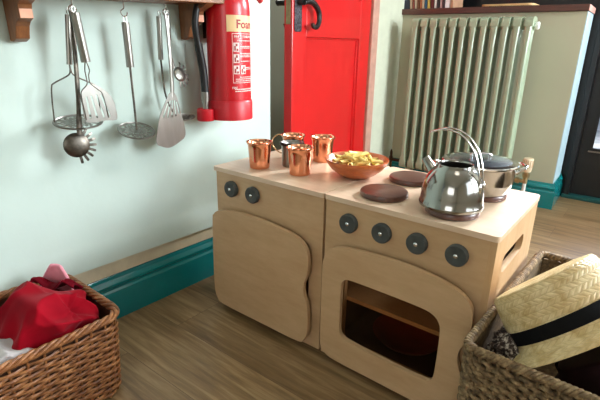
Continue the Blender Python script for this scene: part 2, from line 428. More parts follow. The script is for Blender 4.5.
# ------------------------------------------------------------------ the red door
rd = struct(empty('door_1')); on_left(rd, (-.17, 1.49, 0)); rd.rotation_euler = (0, 0, LWR + Rd(6.5))
# local: x out towards the room, leaf runs along -y from the hinge
DW = .79
bm = BM()
leaf = [(-DW, .012), (0, .012), (0, 2.04), (-DW, 2.04)]
box(bm, -.044, 0, -DW, -DW+.115, .012, 2.04); box(bm, -.044, 0, -.125, 0, .012, 2.04)
box(bm, -.044, 0, -DW+.115, -.125, .012, .22); box(bm, -.044, 0, -DW+.115, -.125, .905, 1.10); box(bm, -.044, 0, -DW+.115, -.125, 1.93, 2.04)
link('door_leaf', bm, M['red_door'], rd, smooth=False, bevel=.0025)
for z0, z1 in ((.22, .905), (1.10, 1.93)):
    bm = BM(); box(bm, -.036, -.022, -DW+.11, -.12, z0-.005, z1+.005); p = link('door_panel', bm, M['red_door'], rd, smooth=False)
    bm = BM(); a, b = -DW+.115, -.125
    plate(bm, [(a, z0), (b, z0), (b, z1), (a, z1)], [(a+.008, z0+.008), (b-.008, z0+.008), (b-.008, z1-.008), (a+.008, z1-.008)], 'x', -.023, -.012)
    link('panel_moulding', bm, M['red_door'], p, smooth=False, bevel=.003)
bm = BM(); box(bm, -.034, -.010, -DW-.0015, -DW+.002, .955, 1.12); link('latch_plate', bm, M['brass'], rd, smooth=False)
bm = BM(); plate(bm, rrect(-DW+.012, -DW+.068, .925, 1.12, .012, 3), None, 'x', 0, .005); link('lock_plate', bm, plain('hammered_iron', (58, 58, 62), .3, .7, var=.9, scale=120, bump=1, bscale=160, bdist=.003), rd, bevel=.0015)['label'] = 'hammered black iron lock plate'
def lever(sgn):
    bm = BM(); y0 = -DW+.04; x = .034 if sgn > 0 else -.104
    xs = 0 if sgn > 0 else -.044
    cyl(bm, (xs, y0, 1.047), (x, y0, 1.047), .013)
    L = [(x, y0-.004, 1.047), (x, y0+.03, 1.052), (x, y0+.080, 1.045), (x+.002*sgn, y0+.118, 1.015), (x+.004*sgn, y0+.122, .975), (x+.006*sgn, y0+.098, .948), (x+.006*sgn, y0+.070, .950), (x+.006*sgn, y0+.062, .963)]
    P = smooth_path(L, 7); n = len(P)
    tube(bm, P, [.0145 - .005*i/n if i < n*.85 else .009 for i in range(n)], 10)
    return bm
link('door_handle', lever(1), M['black_iron'], rd); link('door_handle', lever(-1), M['black_iron'], rd)
bm = BM(); cyl(bm, (-.006, .0, .2), (-.006, .0, .32), .008, 10); link('hinge', bm, M['red_door'], rd)
# a wooden shelf unit glimpsed through the gap
ps = empty('wall_shelf', (-1.75, 1.35, 0), 0, 'brown wooden shelf in the dim passage behind the red door', 'shelf')
bm = BM(); box(bm, -.75, .55, -.12, .12, .86, .885); link('shelf_board', bm, M['pine'], ps, smooth=False, bevel=.003)
bm = BM(); box(bm, -.75, .55, .09, .12, .885, 1.25); link('back_board', bm, plain('faded_timber', (190, 128, 80), .6), ps, smooth=False)
for x in (-.6, .4):
    bm = BM(); box(bm, x, x+.025, -.08, .12, 0, .86); link('support', bm, M['pine'], ps, smooth=False)

# ------------------------------------------------------------------ radiator
rad = empty('column_radiator', label='pale green cast iron column radiator under the mahogany shelf', cat='radiator')
on_rad(rad, (-.872, -.155, 0))
NS, PT = 12, .0556
def section_bm():
    bm = BM(); zt, zb = 1.03, .13
    for j in range(3):            # three upright columns, front one broadest
        yc = .0 + j*.036
        w = .0138 if j == 0 else .0125
        P = [(0, yc, zb+.03), (0, yc, zb+.08), (0, yc, zt-.09), (0, yc, zt-.05)]
        rings = []
        for (z, ww) in ((zb+.02, w*1.3), (zb+.06, w*1.3), (zb+.10, w), (zt-.14, w), (zt-.09, w*1.12), (zt-.035, w*1.35)):
            rings.append([bm.verts.new((max(-ww, min(ww, 1.15*ww*math.cos(2*PI*k/12))), yc+.0155*max(-.95, min(.95, 1.1*math.sin(2*PI*k/12))), z)) for k in range(12)])
        for A, B in zip(rings, rings[1:]):
            for k in range(12): bm.faces.new((A[k], A[(k+1) % 12], B[(k+1) % 12], B[k]))
        bm.faces.new(rings[0][::-1]); bm.faces.new(rings[-1])
    for (z0, z1, up) in ((zt-.050, zt, 1), (zb, zb+.055, -1)):   # headers, rounded in side view
        pts = []
        yc, hy = .036, .052
        for k in range(13):
            a = PI*k/12
            pts.append((yc+hy*math.cos(a), (z0+.02+(z1-z0-.02)*math.sin(a)**.55) if up > 0 else (z1-.02-(z1-z0-.02)*math.sin(a)**.55)))
        pts = pts + [(yc-hy, z0 if up > 0 else z1), (yc+hy, z0 if up > 0 else z1)]
        plate(bm, pts, None, 'x', -.0205, .0205)
    cyl(bm, (-PT/2, .036, zt-.045), (PT/2, .036, zt-.045), .02, 12); cyl(bm, (-PT/2, .036, zb+.035), (PT/2, .036, zb+.035), .02, 12)
    return bm
s0 = link('section', section_bm(), M['rad'], rad, (.028, 0, 0), bevel=.004)
for i in range(1, NS):
    c = s0.copy(); C.objects.link(c); c.parent = rad; c.location.x = .028 + i*PT
bm = BM()
xr = NS*PT
rg = [(.0, 0), (.021, 0), (.017, .006), (.020, .008), (.020, .016), (.016, .020), (.0, .022)]
lathe(bm, rg, 8, Matrix.Translation((xr-.004, .036, .985)) @ Matrix.Rotation(PI/2, 4, 'Y'))
link('end_plug', bm, M['plug'], rad, ang=20)
for x in (.06, xr-.06):
    bm = BM(); box(bm, x-.02, x+.02, .01, .06, .0, .14); link('foot', bm, M['rad'], rad, smooth=False, bevel=.006)
val = empty('thermostatic_valve', label='cream ribbed thermostatic valve at the right foot of the radiator', cat='radiator valve'); on_rad(val, (-.125, -.12, 0))
bm = BM(); lathe(bm, [(0, .222), (.020, .222), (.0225, .226), (.024, .244), (.0255, .246), (.0265, .292), (.024, .298), (0, .3)], 28)
link('valve_head', bm, M['trv'], val)
bm = BM()
for k in range(14):
    a = 2*PI*k/14; c, s = math.cos(a), math.sin(a)
    v = box(bm, .0245, .028, -.0014, .0014, .25, .29); bmesh.ops.rotate(bm, cent=(0,0,0), matrix=Matrix.Rotation(a, 3, 'Z'), verts=v)
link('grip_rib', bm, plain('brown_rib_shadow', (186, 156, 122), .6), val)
bm = BM(); cyl(bm, (0,0,.155), (0,0,.222), .013, 12); cyl(bm, (0,0,.19), (0,0,.212), .019, 6); cyl(bm, (-.095,0,.165), (0,0,.165), .011, 12); cyl(bm, (-.05,0,.165), (-.03,0,.165), .017, 6)
link('valve_body', bm, M['brass'], val)
bm = BM(); cyl(bm, (0,0,0), (0,0,.155), .0095, 12); link('pipe', bm, M['white_pipe'], val)
lk = empty('lockshield_valve', label='small dark bronze valve at the left foot of the radiator', cat='radiator valve'); on_rad(lk, (-.945, -.12, 0))
bm = BM(); lathe(bm, [(0, .15), (.011, .15), (.012, .185), (.009, .19), (.009, .215), (.004, .232), (0, .235)], 12); cyl(bm, (0,0,.165), (.07,0,.165), .01, 10)
link('valve_body', bm, plain('dark_bronze', (60, 46, 34), .4, 1), lk)
bm = BM(); cyl(bm, (0,0,0), (0,0,.15), .009, 10); link('pipe', bm, plain('bronze_pipe', (90, 66, 46), .4, 1), lk)

# ------------------------------------------------------------------ books and tray on the cap shelf
BK = [  # width, height, depth, colour, lean, words
 (.062, .26, .20, (26, 34, 52), 0, 'thick navy blue box file at the left end of the mahogany shelf', 'box file'),
 (.012, .22, .16, (196, 168, 140), -5, 'thin tan book leaning on the navy box file', 'book'),
 (.011, .21, .16, (150, 74, 60), -5, 'thin brick red book between a tan and a cream one', 'book'),
 (.010, .22, .16, (226, 208, 182), -5, 'thin cream book next to the brick red one near the box file', 'book'),
 (.014, .23, .17, (120, 72, 48), -5, 'brown book between the cream and the rust coloured books', 'book'),
 (.010, .21, .16, (196, 110, 70), -4, 'thin rust coloured book right of the brown book', 'book'),
 (.012, .22, .16, (214, 190, 160), -4, 'thin beige book left of the blue book', 'book'),
 (.013, .22, .17, (34, 88, 124), -4, 'blue book in the middle of the shelf row', 'book'),
 (.014, .23, .17, (216, 182, 90), -4, 'mustard yellow book right of the blue book', 'book'),
 (.020, .24, .18, (92, 30, 32), -3, 'thick maroon book right of the mustard book', 'book'),
 (.012, .21, .16, (232, 226, 218), -3, 'thin white book between the maroon and the black books', 'book'),
 (.014, .23, .17, (38, 36, 44), -3, 'black book between the white books on the shelf', 'book'),
 (.010, .22, .16, (210, 170, 166), -3, 'thin dusty pink book right of the black book', 'book'),
 (.012, .22, .17, (76, 54, 60), -3, 'plum coloured book left of the pale thick book', 'book'),
 (.026, .24, .18, (236, 222, 226), -2, 'thick pale pinkish white book near the right end of the row', 'book'),
 (.016, .23, .18, (182, 140, 110), -2, 'light brown book closing the right end of the row', 'book')]
x = -1.022
for (w, h, d, colr, lean, lab, cat) in BK:
    nm = 'box_file' if cat == 'box file' else 'book'
    b = empty(nm, label=lab, cat=cat, group='books on the mahogany shelf' if cat == 'book' else None); on_rad(b, (x, .004, 1.0903))
    b.rotation_euler = (0, Rd(lean), RWR)
    cm = plain(nm + '_cover', colr, .5, var=.05)
    sh = abs(math.tan(Rd(lean)))*0
    bm = BM(); box(bm, 0, .0012, 0, d, 0, h); box(bm, w-.0012, w, 0, d, 0, h); box(bm, 0, w, 0, .0014, 0, h); link('cover', bm, cm, b, smooth=False)
    bm = BM(); box(bm, .0012, w-.0012, .0014, d-.004, .003, h-.004); link('pages', bm, M['plug'] if cat == 'book' else M['black_felt'], b, smooth=False)
    x += w + .0042
tr = empty('wooden_tray', label='shallow pale wooden tray on the mahogany shelf right of the books', cat='tray'); on_rad(tr, (-.40, .13, 1.0901))
bm = BM(); plate(bm, rrect(-.14, .14, -.10, .10, .03), None, 'z', 0, .006); link('tray_base', bm, M['oven_dark'], tr)
bm = BM(); plate(bm, rrect(-.14, .14, -.10, .10, .03), rrect(-.134, .134, -.094, .094, .024), 'z', 0, .016); link('tray_rim', bm, plain('pale_tray_wood', (206, 170, 116), .5), tr)

# ------------------------------------------------------------------ play kitchen units
TOP = .5
def knob(parent, x, z, lab=None):
    bm = BM(); lathe(bm, [(0, 0), (.0235, 0), (.0255, .002), (.0255, .013), (.0235, .0155), (.010, .0155), (.009, .0148), (0, .0148)], 32, Matrix.Rotation(PI/2, 4, 'X'))
    k = link('knob', bm, M['grey_knob'], parent, (x, .0045, z), ang=40)
    bm = BM(); lathe(bm, [(0, 0), (.0052, 0), (.0052, .0012), (.0035, .0026), (0, .003)], 16, Matrix.Rotation(PI/2, 4, 'X'))
    link('screw', bm, M['chrome'], k, (0, -.0148, 0))
def unit(name, w, label, open_side):
    u = empty(name, label=label, cat='play cooker' if open_side else 'play cupboard')
    D = .382; t = .015
    bm = BM(); plate(bm, rrect(0, w, 0, D, [.006, .010, .014, .010], 5), None, 'z', TOP-.0135, TOP)
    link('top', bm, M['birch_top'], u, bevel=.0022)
    return u, D, t
# left: cupboard
u, D, t = unit('play_cupboard', .4335, 'birch plywood play cupboard with wavy edged door and two grey knobs', False)
bm = BM(); x0, x1 = .010, .4335
box(bm, x0, x0+t, .026, D-.004, .006, TOP-.0135); box(bm, x1-t-.002, x1-.002, .026, D-.004, .006, TOP-.0135)
box(bm, x0+t, x1-t-.002, D-.014, D-.004, .02, TOP-.0135); box(bm, x0+t, x1-t-.002, .026, D-.014, .02, .034)
link('carcass', bm, M['birch_v'], u, smooth=False, bevel=.001)
bm = BM(); plate(bm, rrect(x0, x1-.001, .006, TOP-.0135, .002, 1), rrect(x0+.045, x1-.045, .06, .34, .01, 2), 'y', .0045, .026)
link('front_panel', bm, M['birch'], u, smooth=False)
knob(u, .084, .4405); knob(u, .175, .4405)
dl = [(0.014, 0.33), (0.02, 0.346), (0.031, 0.358), (0.052, 0.367), (0.103, 0.377), (0.195, 0.38), (0.289, 0.374), (0.355, 0.364), (0.387, 0.347), (0.402, 0.322), (0.406, 0.286), (0.401, 0.251), (0.391, 0.224), (0.392, 0.194), (0.405, 0.16), (0.409, 0.114), (0.408, 0.073), (0.397, 0.042), (0.37, 0.0255), (0.218, 0.025), (0.053, 0.0265), (0.02, 0.042), (0.009, 0.087), (0.01, 0.2)]
dp = [(p.x, p.y) for p in smooth_path(dl, 5, True)]
bm = BM(); plate(bm, dp, None, 'y', -.0245, -.0115); link('door', bm, [M['birch']], u, bevel=.0015, ang=50)
for z in (.08, .33):
    bm = BM(); box(bm, .03, .07, -.012, .006, z-.012, z+.012); link('hinge', bm, M['steel'], u, smooth=False)
# right: cooker
u, D, t = unit('play_cooker', .446, 'birch plywood play cooker with windowed oven door and four grey knobs', True)
u.location = (.4362, 0, 0)
bm = BM(); x0, x1 = .004, .4425
box(bm, x0, x0+t, .026, D-.004, .006, TOP-.0135)
link('left_side', bm, M['birch_v'], u, smooth=False)
bm = BM(); box(bm, x0+t, x1-t, D-.012, D-.004, .012, TOP-.0135); box(bm, x0+t, x1-t, .021, D-.012, .012, .026); box(bm, x0+t, x0+t+.003, .021, D-.012, .026, TOP-.0135)  # dark colour stands in for the shade inside the cooker
link('shade_lining', bm, M['oven_dark'], u, smooth=False)['label'] = 'inside of the play oven, darkened for shade'
bm = BM()
plate(bm, [(.0045, .006), (D-.004, .006), (D-.004, TOP-.0135), (.0045, TOP-.0135)], rrect(.076, .268, .382, .427, .021, 6), 'x', x1-t, x1)
link('side_panel', bm, M['birch_v'], u, smooth=False)['label'] = 'right side panel with a slot handle'
bm = BM(); plate(bm, rrect(x0, x1-t, .006, TOP-.0135, .001, 1), rrect(x0+.07, x1-.08, .075, .31, .02, 4), 'y', .0045, .020)
link('front_panel', bm, M['birch'], u, smooth=False)
bm = BM(); box(bm, x0+t, x1-t, .0205, D-.012, .200, .212); link('oven_shelf', bm, M['birch_v'], u, smooth=False, bevel=.001)
for xx in (.5175, .613, .706, .801): knob(u, xx-.4362-.001, .4378-.01*(xx-.5)*.8)
dr = [(0.454, 0.15), (0.454, 0.291), (0.457, 0.325), (0.468, 0.352), (0.496, 0.371), (0.538, 0.379), (0.596, 0.383), (0.675, 0.3845), (0.754, 0.378), (0.812, 0.365), (0.84, 0.349), (0.855, 0.329), (0.86, 0.3), (0.86, 0.266), (0.855, 0.243), (0.844, 0.222), (0.84, 0.195), (0.847, 0.168), (0.857, 0.143), (0.861, 0.1), (0.86, 0.055), (0.846, 0.027), (0.8, 0.0185), (0.713, 0.019), (0.6, 0.021), (0.51, 0.023), (0.475, 0.031), (0.459, 0.05), (0.455, 0.085)]
dp = [(p.x-.4362, p.y) for p in smooth_path(dr, 5, True)]
wn = [(p.x-.4362, p.y) for p in smooth_path([(0.517, 0.168), (0.517, 0.259), (0.522, 0.28), (0.538, 0.29), (0.6, 0.291), (0.684, 0.29), (0.75, 0.287), (0.777, 0.278), (0.79, 0.259), (0.793, 0.225), (0.793, 0.166), (0.791, 0.118), (0.783, 0.101), (0.765, 0.096), (0.703, 0.096), (0.62, 0.099), (0.56, 0.103), (0.532, 0.108), (0.519, 0.123)], 5, True)]
bm = BM(); plate(bm, dp, wn, 'y', -.0245, -.0115); od = link('oven_door', bm, M['birch'], u, bevel=.0015, ang=50)
bm = BM(); plate(bm, [(a, b) for a, b in rrect(.500-.4362, .806-.4362, .073, .312, .02)], None, 'y', -.0113, -.0085); link('oven_window', bm, M['oven_glass'], od, smooth=False)
for z in (.08, .30):
    bm = BM(); box(bm, .03, .065, -.0083, .006, z-.012, z+.012); link('hinge', bm, M['steel'], u, smooth=False)
bm = BM(); lathe(bm, [(0, .002), (.055, .002), (.085, .018), (.105, .034), (.108, .034), (.09, .014), (.06, 0), (0, 0)], 40)
tag(link('round_dish', bm, M['terracotta'], None, (.632, .19, .0265)), 'dark terracotta round dish inside the play oven', 'dish')

# burner discs rest on the cooker top
BR = [(.562, .092, 'dark brown wooden burner disc at the front left of the cooker top'), (.556, .266, 'dark brown wooden burner disc behind the front left one, beside the bowl'),
      (.748, .083, 'dark brown wooden burner disc under the kettle'), (.760, .266, 'dark brown wooden burner disc under the saucepan')]
bm = BM(); lathe(bm, [(0, 0), (.059, 0), (.0625, .003), (.0625, .011), (.0605, .0145), (.056, .016), (0, .016)], 56)
b0 = link('burner_disc', bm, M['burner'], None, (BR[0][0], BR[0][1], TOP)); tag(b0, BR[0][2], 'burner', 'wooden burner discs on the play cooker')
for x, y, lab in BR[1:]:
    c = b0.copy(); C.objects.link(c); c.location = (x, y, TOP); c['label'] = lab
    c.rotation_euler.z = random.random()*3

# copper cups
def cup(name, x, y, mat, lab, cat, h=.084, rt=.0405, rb=.0315, lip=.004, group='copper cups on the play kitchen', rz=0):
    bm = BM(); w = .0012
    P = [(0, 0), (rb-.002, 0), (rb, .002)]
    for i in range(1, 9):
        q = i/8; P.append((rb+(rt-.004-rb)*q**1.1, .002+(h-.014)*q))
    P += [(rt-.001, h-.006), (rt+.0012, h-.0015), (rt+.0005, h), (rt-.0015, h-.001)]
    for i in range(8, -1, -1):
        q = i/8; P.append((rb-w+(rt-.004-rb)*q**1.1, .004+(h-.016)*q))
    P += [(0, .004)]
    lathe(bm, P, 48)
    o = link(name, bm, mat, None, (x, y, TOP), (0, 0, rz), ang=60)
    return tag(o, lab, cat, group)
cup('copper_cup', .122, .087, M['copper'], 'plain copper cup nearest the left wall, leftmost on the cupboard', 'cup')
cup('copper_cup', .266, .110, M['copper'], 'plain copper cup at the front, between the leftmost cup and the wooden bowl', 'cup')
cup('copper_cup', .221, .290, M['copper'], 'plain copper cup at the right rear, just behind the wooden bowl', 'cup', rz=1)
mug = empty('copper_mug', (.128, .248, TOP), 0, 'copper mug with a thin looped wire handle at the back left of the cups', 'mug', 'copper cups on the play kitchen')
m = cup('mug_body', 0, 0, M['copper'], None, None, group=None, rt=.0395, rb=.031); m.parent = mug; m.location = (0, 0, 0)
for k in ('label', 'category', 'group'):
    if k in m: del m[k]
bm = BM(); a = Rd(205); d = Vector((math.cos(a), math.sin(a), 0))
tube(bm, smooth_path([d*.036+Vector((0,0,.078)), d*.055+Vector((0,0,.08)), d*.073+Vector((0,0,.062)), d*.070+Vector((0,0,.038)), d*.05+Vector((0,0,.02)), d*.031+Vector((0,0,.016))], 8), .0022, 8)
link('handle', bm, plain('brass_wire', (214, 178, 132), .25, 1), mug)['label'] = 'thin brass wire handle'
st = cup('steel_cup', .185, .172, M['steel'], 'dull steel cup with a dark rim in the middle of the copper cups', 'cup', h=.078, rt=.0375, rb=.0315, group='cups')
del st['group']
bm = BM(); lathe(bm, [(.0382, .070), (.0394, .071), (.0394, .0782), (.0375, .0790), (.0365, .0782), (.0375, .071)], 40)
for f in range(0): pass
bm.faces.ensure_lookup_table(); link('rim_band', bm, plain('dark_rim', (62, 54, 50), .4, 1), st)['label'] = 'dark rim'

# wooden bowl and penne
BX, BY = .410, .200
bm = BM(); lathe(bm, [(0, 0), (.034, 0), (.040, .002), (.058, .012), (.076, .026), (.088, .041), (.0945, .054), (.0935, .057), (.0905, .0555), (.083, .042), (.070, .028), (.050, .014), (.03, .008), (0, .007)], 64)
tag(link('wooden_bowl', bm, M['bowl'], None, (BX, BY, TOP), ang=50), 'round orange wooden bowl heaped with penne beside the copper cups', 'bowl')
bm = BM(); L, r = .034, .0055
rings = []
for (rr, s) in ((r, 1), (r*.62, 1), (r*.62, -1), (r, -1)):
    ring = []
    for k in range(12):
        a = 2*PI*k/12; ring.append(bm.verts.new((s*L/2+math.cos(a)*rr*.9, math.cos(a)*rr, math.sin(a)*rr)))
    rings.append(ring)
for A, B in ((rings[0], rings[1]), (rings[1], rings[2]), (rings[2], rings[3]), (rings[3], rings[0])):
    for k in range(12): bm.faces.new((A[k], A[(k+1) % 12], B[(k+1) % 12], B[k]))
pen = link('penne_tube', bm, M['pasta'], None, ang=40)
tag(pen, 'short yellow penne tube heaped with others in the orange wooden bowl', 'pasta', 'penne in the wooden bowl')
rp = random.Random(3); placed = []
layers = [(.018, .045, 9), (.030, .060, 14), (.042, .070, 18), (.052, .064, 16), (.061, .044, 11), (.069, .022, 4)]
first = True
for zl, rm, n in layers:
    for i in range(n):
        o = pen if first else pen.copy()
        if not first: C.objects.link(o)
        first = False
        for _ in range(40):
            rr = rm*math.sqrt(rp.random()); a = rp.random()*2*PI; p = Vector((rr*math.cos(a), rr*math.sin(a), zl))
            if all((p-q).length > .0105 for q in placed[-30:]): break
        placed.append(p)
        o.location = (BX+p.x, BY+p.y, TOP+zl+rp.uniform(-.002, .002)); o.rotation_euler = (rp.random()*6, rp.uniform(-.3, .3), rp.random()*2*PI)

# kettle
kt = empty('whistling_kettle', (.742, .085, TOP+.016), 0, 'polished stainless steel kettle without its lid on the front right burner', 'kettle')
bm = BM(); lathe(bm, [(0, .002), (.066, 0), (.0735, .003), (.0745, .008), (.0738, .012), (.0722, .015), (.0712, .030), (.0693, .046), (.0655, .060), (.0595, .074), (.0520, .086), (.0450, .0935), (.0412, .0965), (.0405, .101), (.0392, .1025), (.0378, .101), (.0375, .098)], 72)
kb = link('body', bm, M['kettle_steel'], kt, ang=50)
bm = BM(); lathe(bm, [(.0375, .098), (.038, .095), (.05, .082), (.060, .06), (.065, .03), (.064, .006), (0, .005)], 72); link('inner_wall', bm, plain('shaded_inner_steel', (56, 50, 46), .6, .6), kt)['label'] = 'dark inside seen through the open top'  # shade inside the open kettle put into this dark colour
bm = BM(); d = Vector((-.66, .10, 0)).normalized()
tube(bm, [d*.045+Vector((0,0,.066)), d*.062+Vector((0,0,.080)), d*.075+Vector((0,0,.094)), d*.081+Vector((0,0,.101))], [.0165, .0125, .0105, .0105], 20, caps=False)
tube(bm, [d*.081+Vector((0,0,.101)), d*.074+Vector((0,0,.093)), d*.066+Vector((0,0,.085))], [.0085, .0085, .009], 20, caps=False)
link('spout', bm, M['kettle_steel'], kt)
bm = BM()
arc = [(.0625, .054), (.061, .078), (.054, .108), (.043, .137), (.024, .160), (-.002, .175), (-.030, .180), (-.058, .172)]
def side(dy, k): return [Vector((x, dy*(1-.0*i), z)) for i, (x, z) in enumerate(arc)]
A = smooth_path([(x, -.013, z) for x, z in arc], 8); B = smooth_path([(x, .013, z) for x, z in arc], 8)
tip = smooth_path([A[-1], A[-1]+Vector((-.008, .005, -.003)), B[-1]+Vector((-.008, -.005, -.003)), B[-1]], 4)
tube(bm, A + tip[1:-1] + B[::-1], .0021, 8)
link('handle', bm, M['chrome'], kt)['label'] = 'looped double wire handle'
for dy in (-.013, .013):
    bm = BM(); ellipsoid(bm, (.0635, dy, .055), (.0055, .0045, .014), 12, 8); link('handle_mount', bm, M['chrome'], kt)

# saucepan
pn = empty('saucepan', (.744, .263, TOP+.016), Rd(34), 'shiny steel saucepan with its lid on sitting on the rear right burner', 'saucepan')
pn.scale = (1.06, 1.06, 1.04)
bm = BM(); lathe(bm, [(0, 0), (.070, 0), (.074, .003), (.076, .012), (.080, .018), (.083, .030), (.084, .066), (.0865, .068), (.0865, .0695), (.083, .0695), (.0825, .03), (.074, .006), (0, .004)], 64)
link('pan_body', bm, M['kettle_steel'], pn, ang=50)
ld = empty('pan_lid', parent=pn)
bm = BM(); lathe(bm, [(.0845, .0700), (.0895, .0705), (.0905, .073), (.0885, .0755), (.074, .0765), (.0735, .0745), (.0845, .0725)], 64); bm2 = bm
lo = link('lid', bm2, M['chrome'], pn)
bpy.data.objects.remove(ld)
bm = BM(); lathe(bm, [(.076, .0762), (.060, .0785), (.038, .0805), (.015, .0818), (0, .082), (0, .0805), (.015, .0803), (.038, .079), (.060, .077), (.076, .0747)], 48); link('lid_dome', bm, plain('lid_sheen_steel', (170, 180, 190), .22, 1, var=.04), lo)  # bluish window reflection put into the dome's steel colour
bm = BM(); cyl(bm, (-.022, 0, .080), (-.022, 0, .090), .0035, 10); cyl(bm, (.022, 0, .080), (.022, 0, .090), .0035, 10)
tube(bm, smooth_path([(-.026, 0, .088), (-.015, 0, .093), (.015, 0, .093), (.026, 0, .088)], 6), .0050, 10, flat=.5); link('lid_handle', bm, M['chrome'], lo)
for s in (-1, 1):
    bm = BM(); tube(bm, smooth_path([(s*.080, -.028, .050), (s*.092, -.026, .060), (s*.106, -.018, .065), (s*.110, 0, .066), (s*.106, .018, .065), (s*.092, .026, .060), (s*.080, .028, .050)], 6), .0042, 10)
    link('pan_handle', bm, M['chrome'], pn)

# ------------------------------------------------------------------ wall shelf with hooks
SH = empty('hanging_rack', label='brown pine rack with curved brackets high on the left wall', cat='rack'); on_left(SH, (0, 0, 0)); SH.rotation_euler = (Rd(1.6), 0, LWR); SH.location.z = .006
bm = BM(); box(bm, .002, .145, -.56, .16, .977, .999); link('board', bm, M['pine'], SH, smooth=False, bevel=.002)
bm = BM(); box(bm, .052, .064, -.38, .07, .960, .978)
BP = [(0, .874), (.018, .872), (.040, .880), (.046, .895), (.052, .908), (.064, .918), (.084, .925), (.084, .946), (.088, .956), (.105, .962), (.125, .968), (.14, .977), (0, .977)]
for y in (-.428, .078):
    bmb = BM(); plate(bmb, [(x+.001, z) for x, z in BP], None, 'y', y, y+.032); br = link('bracket', bmb, M['pine'], SH, smooth=False, bevel=.002)
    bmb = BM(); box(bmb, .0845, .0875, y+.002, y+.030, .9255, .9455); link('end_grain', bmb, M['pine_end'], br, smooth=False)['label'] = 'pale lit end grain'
bm.free()
def hook(x, y, z, parent):
    bm = BM(); P = [(x, y, z+.030), (x, y, z+.012), (x, y-.001, z+.006), (x, y-.009, z), (x, y-.010, z-.008), (x, y-.003, z-.014), (x, y+.006, z-.012), (x, y+.009, z-.004)]
    tube(bm, smooth_path(P, 5), .0016, 8); lathe(bm, [(0, 0), (.005, 0), (.005, .002), (0, .002)], 12, Matrix.Translation((x, y, z+.0285)))
    return link('cup_hook', bm, M['chrome'], parent)
HK = [(.075, -.296, .966), (.065, -.150, .962), (.065, -.015, .966)]
for (x, y, z) in HK: hook(x, y, z+.0-.012, SH)

def utensil(name, label, cat='utensil', group=None):
    o = empty(name, label=label, cat=cat, group=group); on_left(o); return o
def perforated(bm, c, ry, rx, th=.0012, tilt=.42):
    """oval plate with ring of slots"""
    nr, na = 7, 36; V = {}
    for i in range(nr+1):
        r = i/nr
        for k in range(na):
            a = 2*PI*k/na
            V[i, k] = bm.verts.new((c[0]+rx*r*math.cos(a), c[1]+ry*r*math.sin(a), c[2]-tilt*rx*r*math.cos(a))) if i else None
    V0 = bm.verts.new(c)
    fs = []
    for k in range(na): fs.append(bm.faces.new((V0, V[1, k], V[1, (k+1) % na])))
    for i in range(1, nr):
        for k in range(na):
            if i in (2, 4) and k % 2 == 0: continue
            if i == 5 and k % 3 != 2: continue
            fs.append(bm.faces.new((V[i, k], V[i+1, k], V[i+1, (k+1) % na], V[i, (k+1) % na])))
    ex = bmesh.ops.extrude_face_region(bm, geom=fs); bmesh.ops.translate(bm, vec=(0, 0, -th), verts=[g for g in ex['geom'] if isinstance(g, bmesh.types.BMVert)])
    tube(bm, [(c[0]+rx*math.cos(2*PI*k/40), c[1]+ry*math.sin(2*PI*k/40), c[2]-tilt*rx*math.cos(2*PI*k/40)) for k in range(40)], .0022, 6, closed=True)
def loop_eye(bm, p, r=.008, w=.0013):
    tube(bm, [(p[0], p[1]+r*.6*math.sin(2*PI*k/14), p[2]+r*math.cos(2*PI*k/14)) for k in range(14)], w, 6, closed=True)

G1 = 'utensils on the left hook'
# wire framed potato masher (behind)
def slot(p, q, w):
    p, q = Vector(p), Vector(q); d = (q-p).normalized(); n = Vector((-d.y, d.x))*w
    return [tuple(p+n), tuple(p-d*w), tuple(p-n), tuple(q-n), tuple(q+d*w), tuple(q+n)]
def multi(bm, outer, holes, a, b):
    edges = []
    for loop in [outer]+holes:
        vs = [bm.verts.new((a, y, z)) for y, z in loop]; edges += [bm.edges.new((vs[i], vs[(i+1) % len(vs)])) for i in range(len(vs))]
    q = bmesh.ops.triangle_fill(bm, edges=edges, use_beauty=True); fs = [g for g in q['geom'] if isinstance(g, bmesh.types.BMFace)]
    ex = bmesh.ops.extrude_face_region(bm, geom=fs); bmesh.ops.translate(bm, vec=(b-a, 0, 0), verts=[g for g in ex['geom'] if isinstance(g, bmesh.types.BMVert)])
u = utensil('potato_masher', 'wide wire framed potato masher hanging behind the pasta server', 'utensil', G1)
X = .060
bm = BM(); cyl(bm, (X, -.330, .933), (X, -.343, .812), .0072, 16); loop_eye(bm, (X+.002, -.3285, .941)); link('handle', bm, M['steel'], u)
bm = BM(); tube(bm, smooth_path([(X, -.343, .812), (X, -.343, .80), (X, -.350, .786), (X, -.388, .768), (X, -.396, .758), (X, -.400, .72), (X, -.402, .670)], 6), .0020, 8)
tube(bm, smooth_path([(X, -.343, .812), (X, -.342, .80), (X, -.333, .784), (X, -.290, .762), (X, -.278, .750), (X, -.276, .71), (X, -.278, .660)], 6), .0020, 8)
link('frame', bm, M['dark_steel'], u)
bm = BM(); perforated(bm, (X, -.340, .664), .065, .034); link('mashing_plate', bm, M['steel'], u)
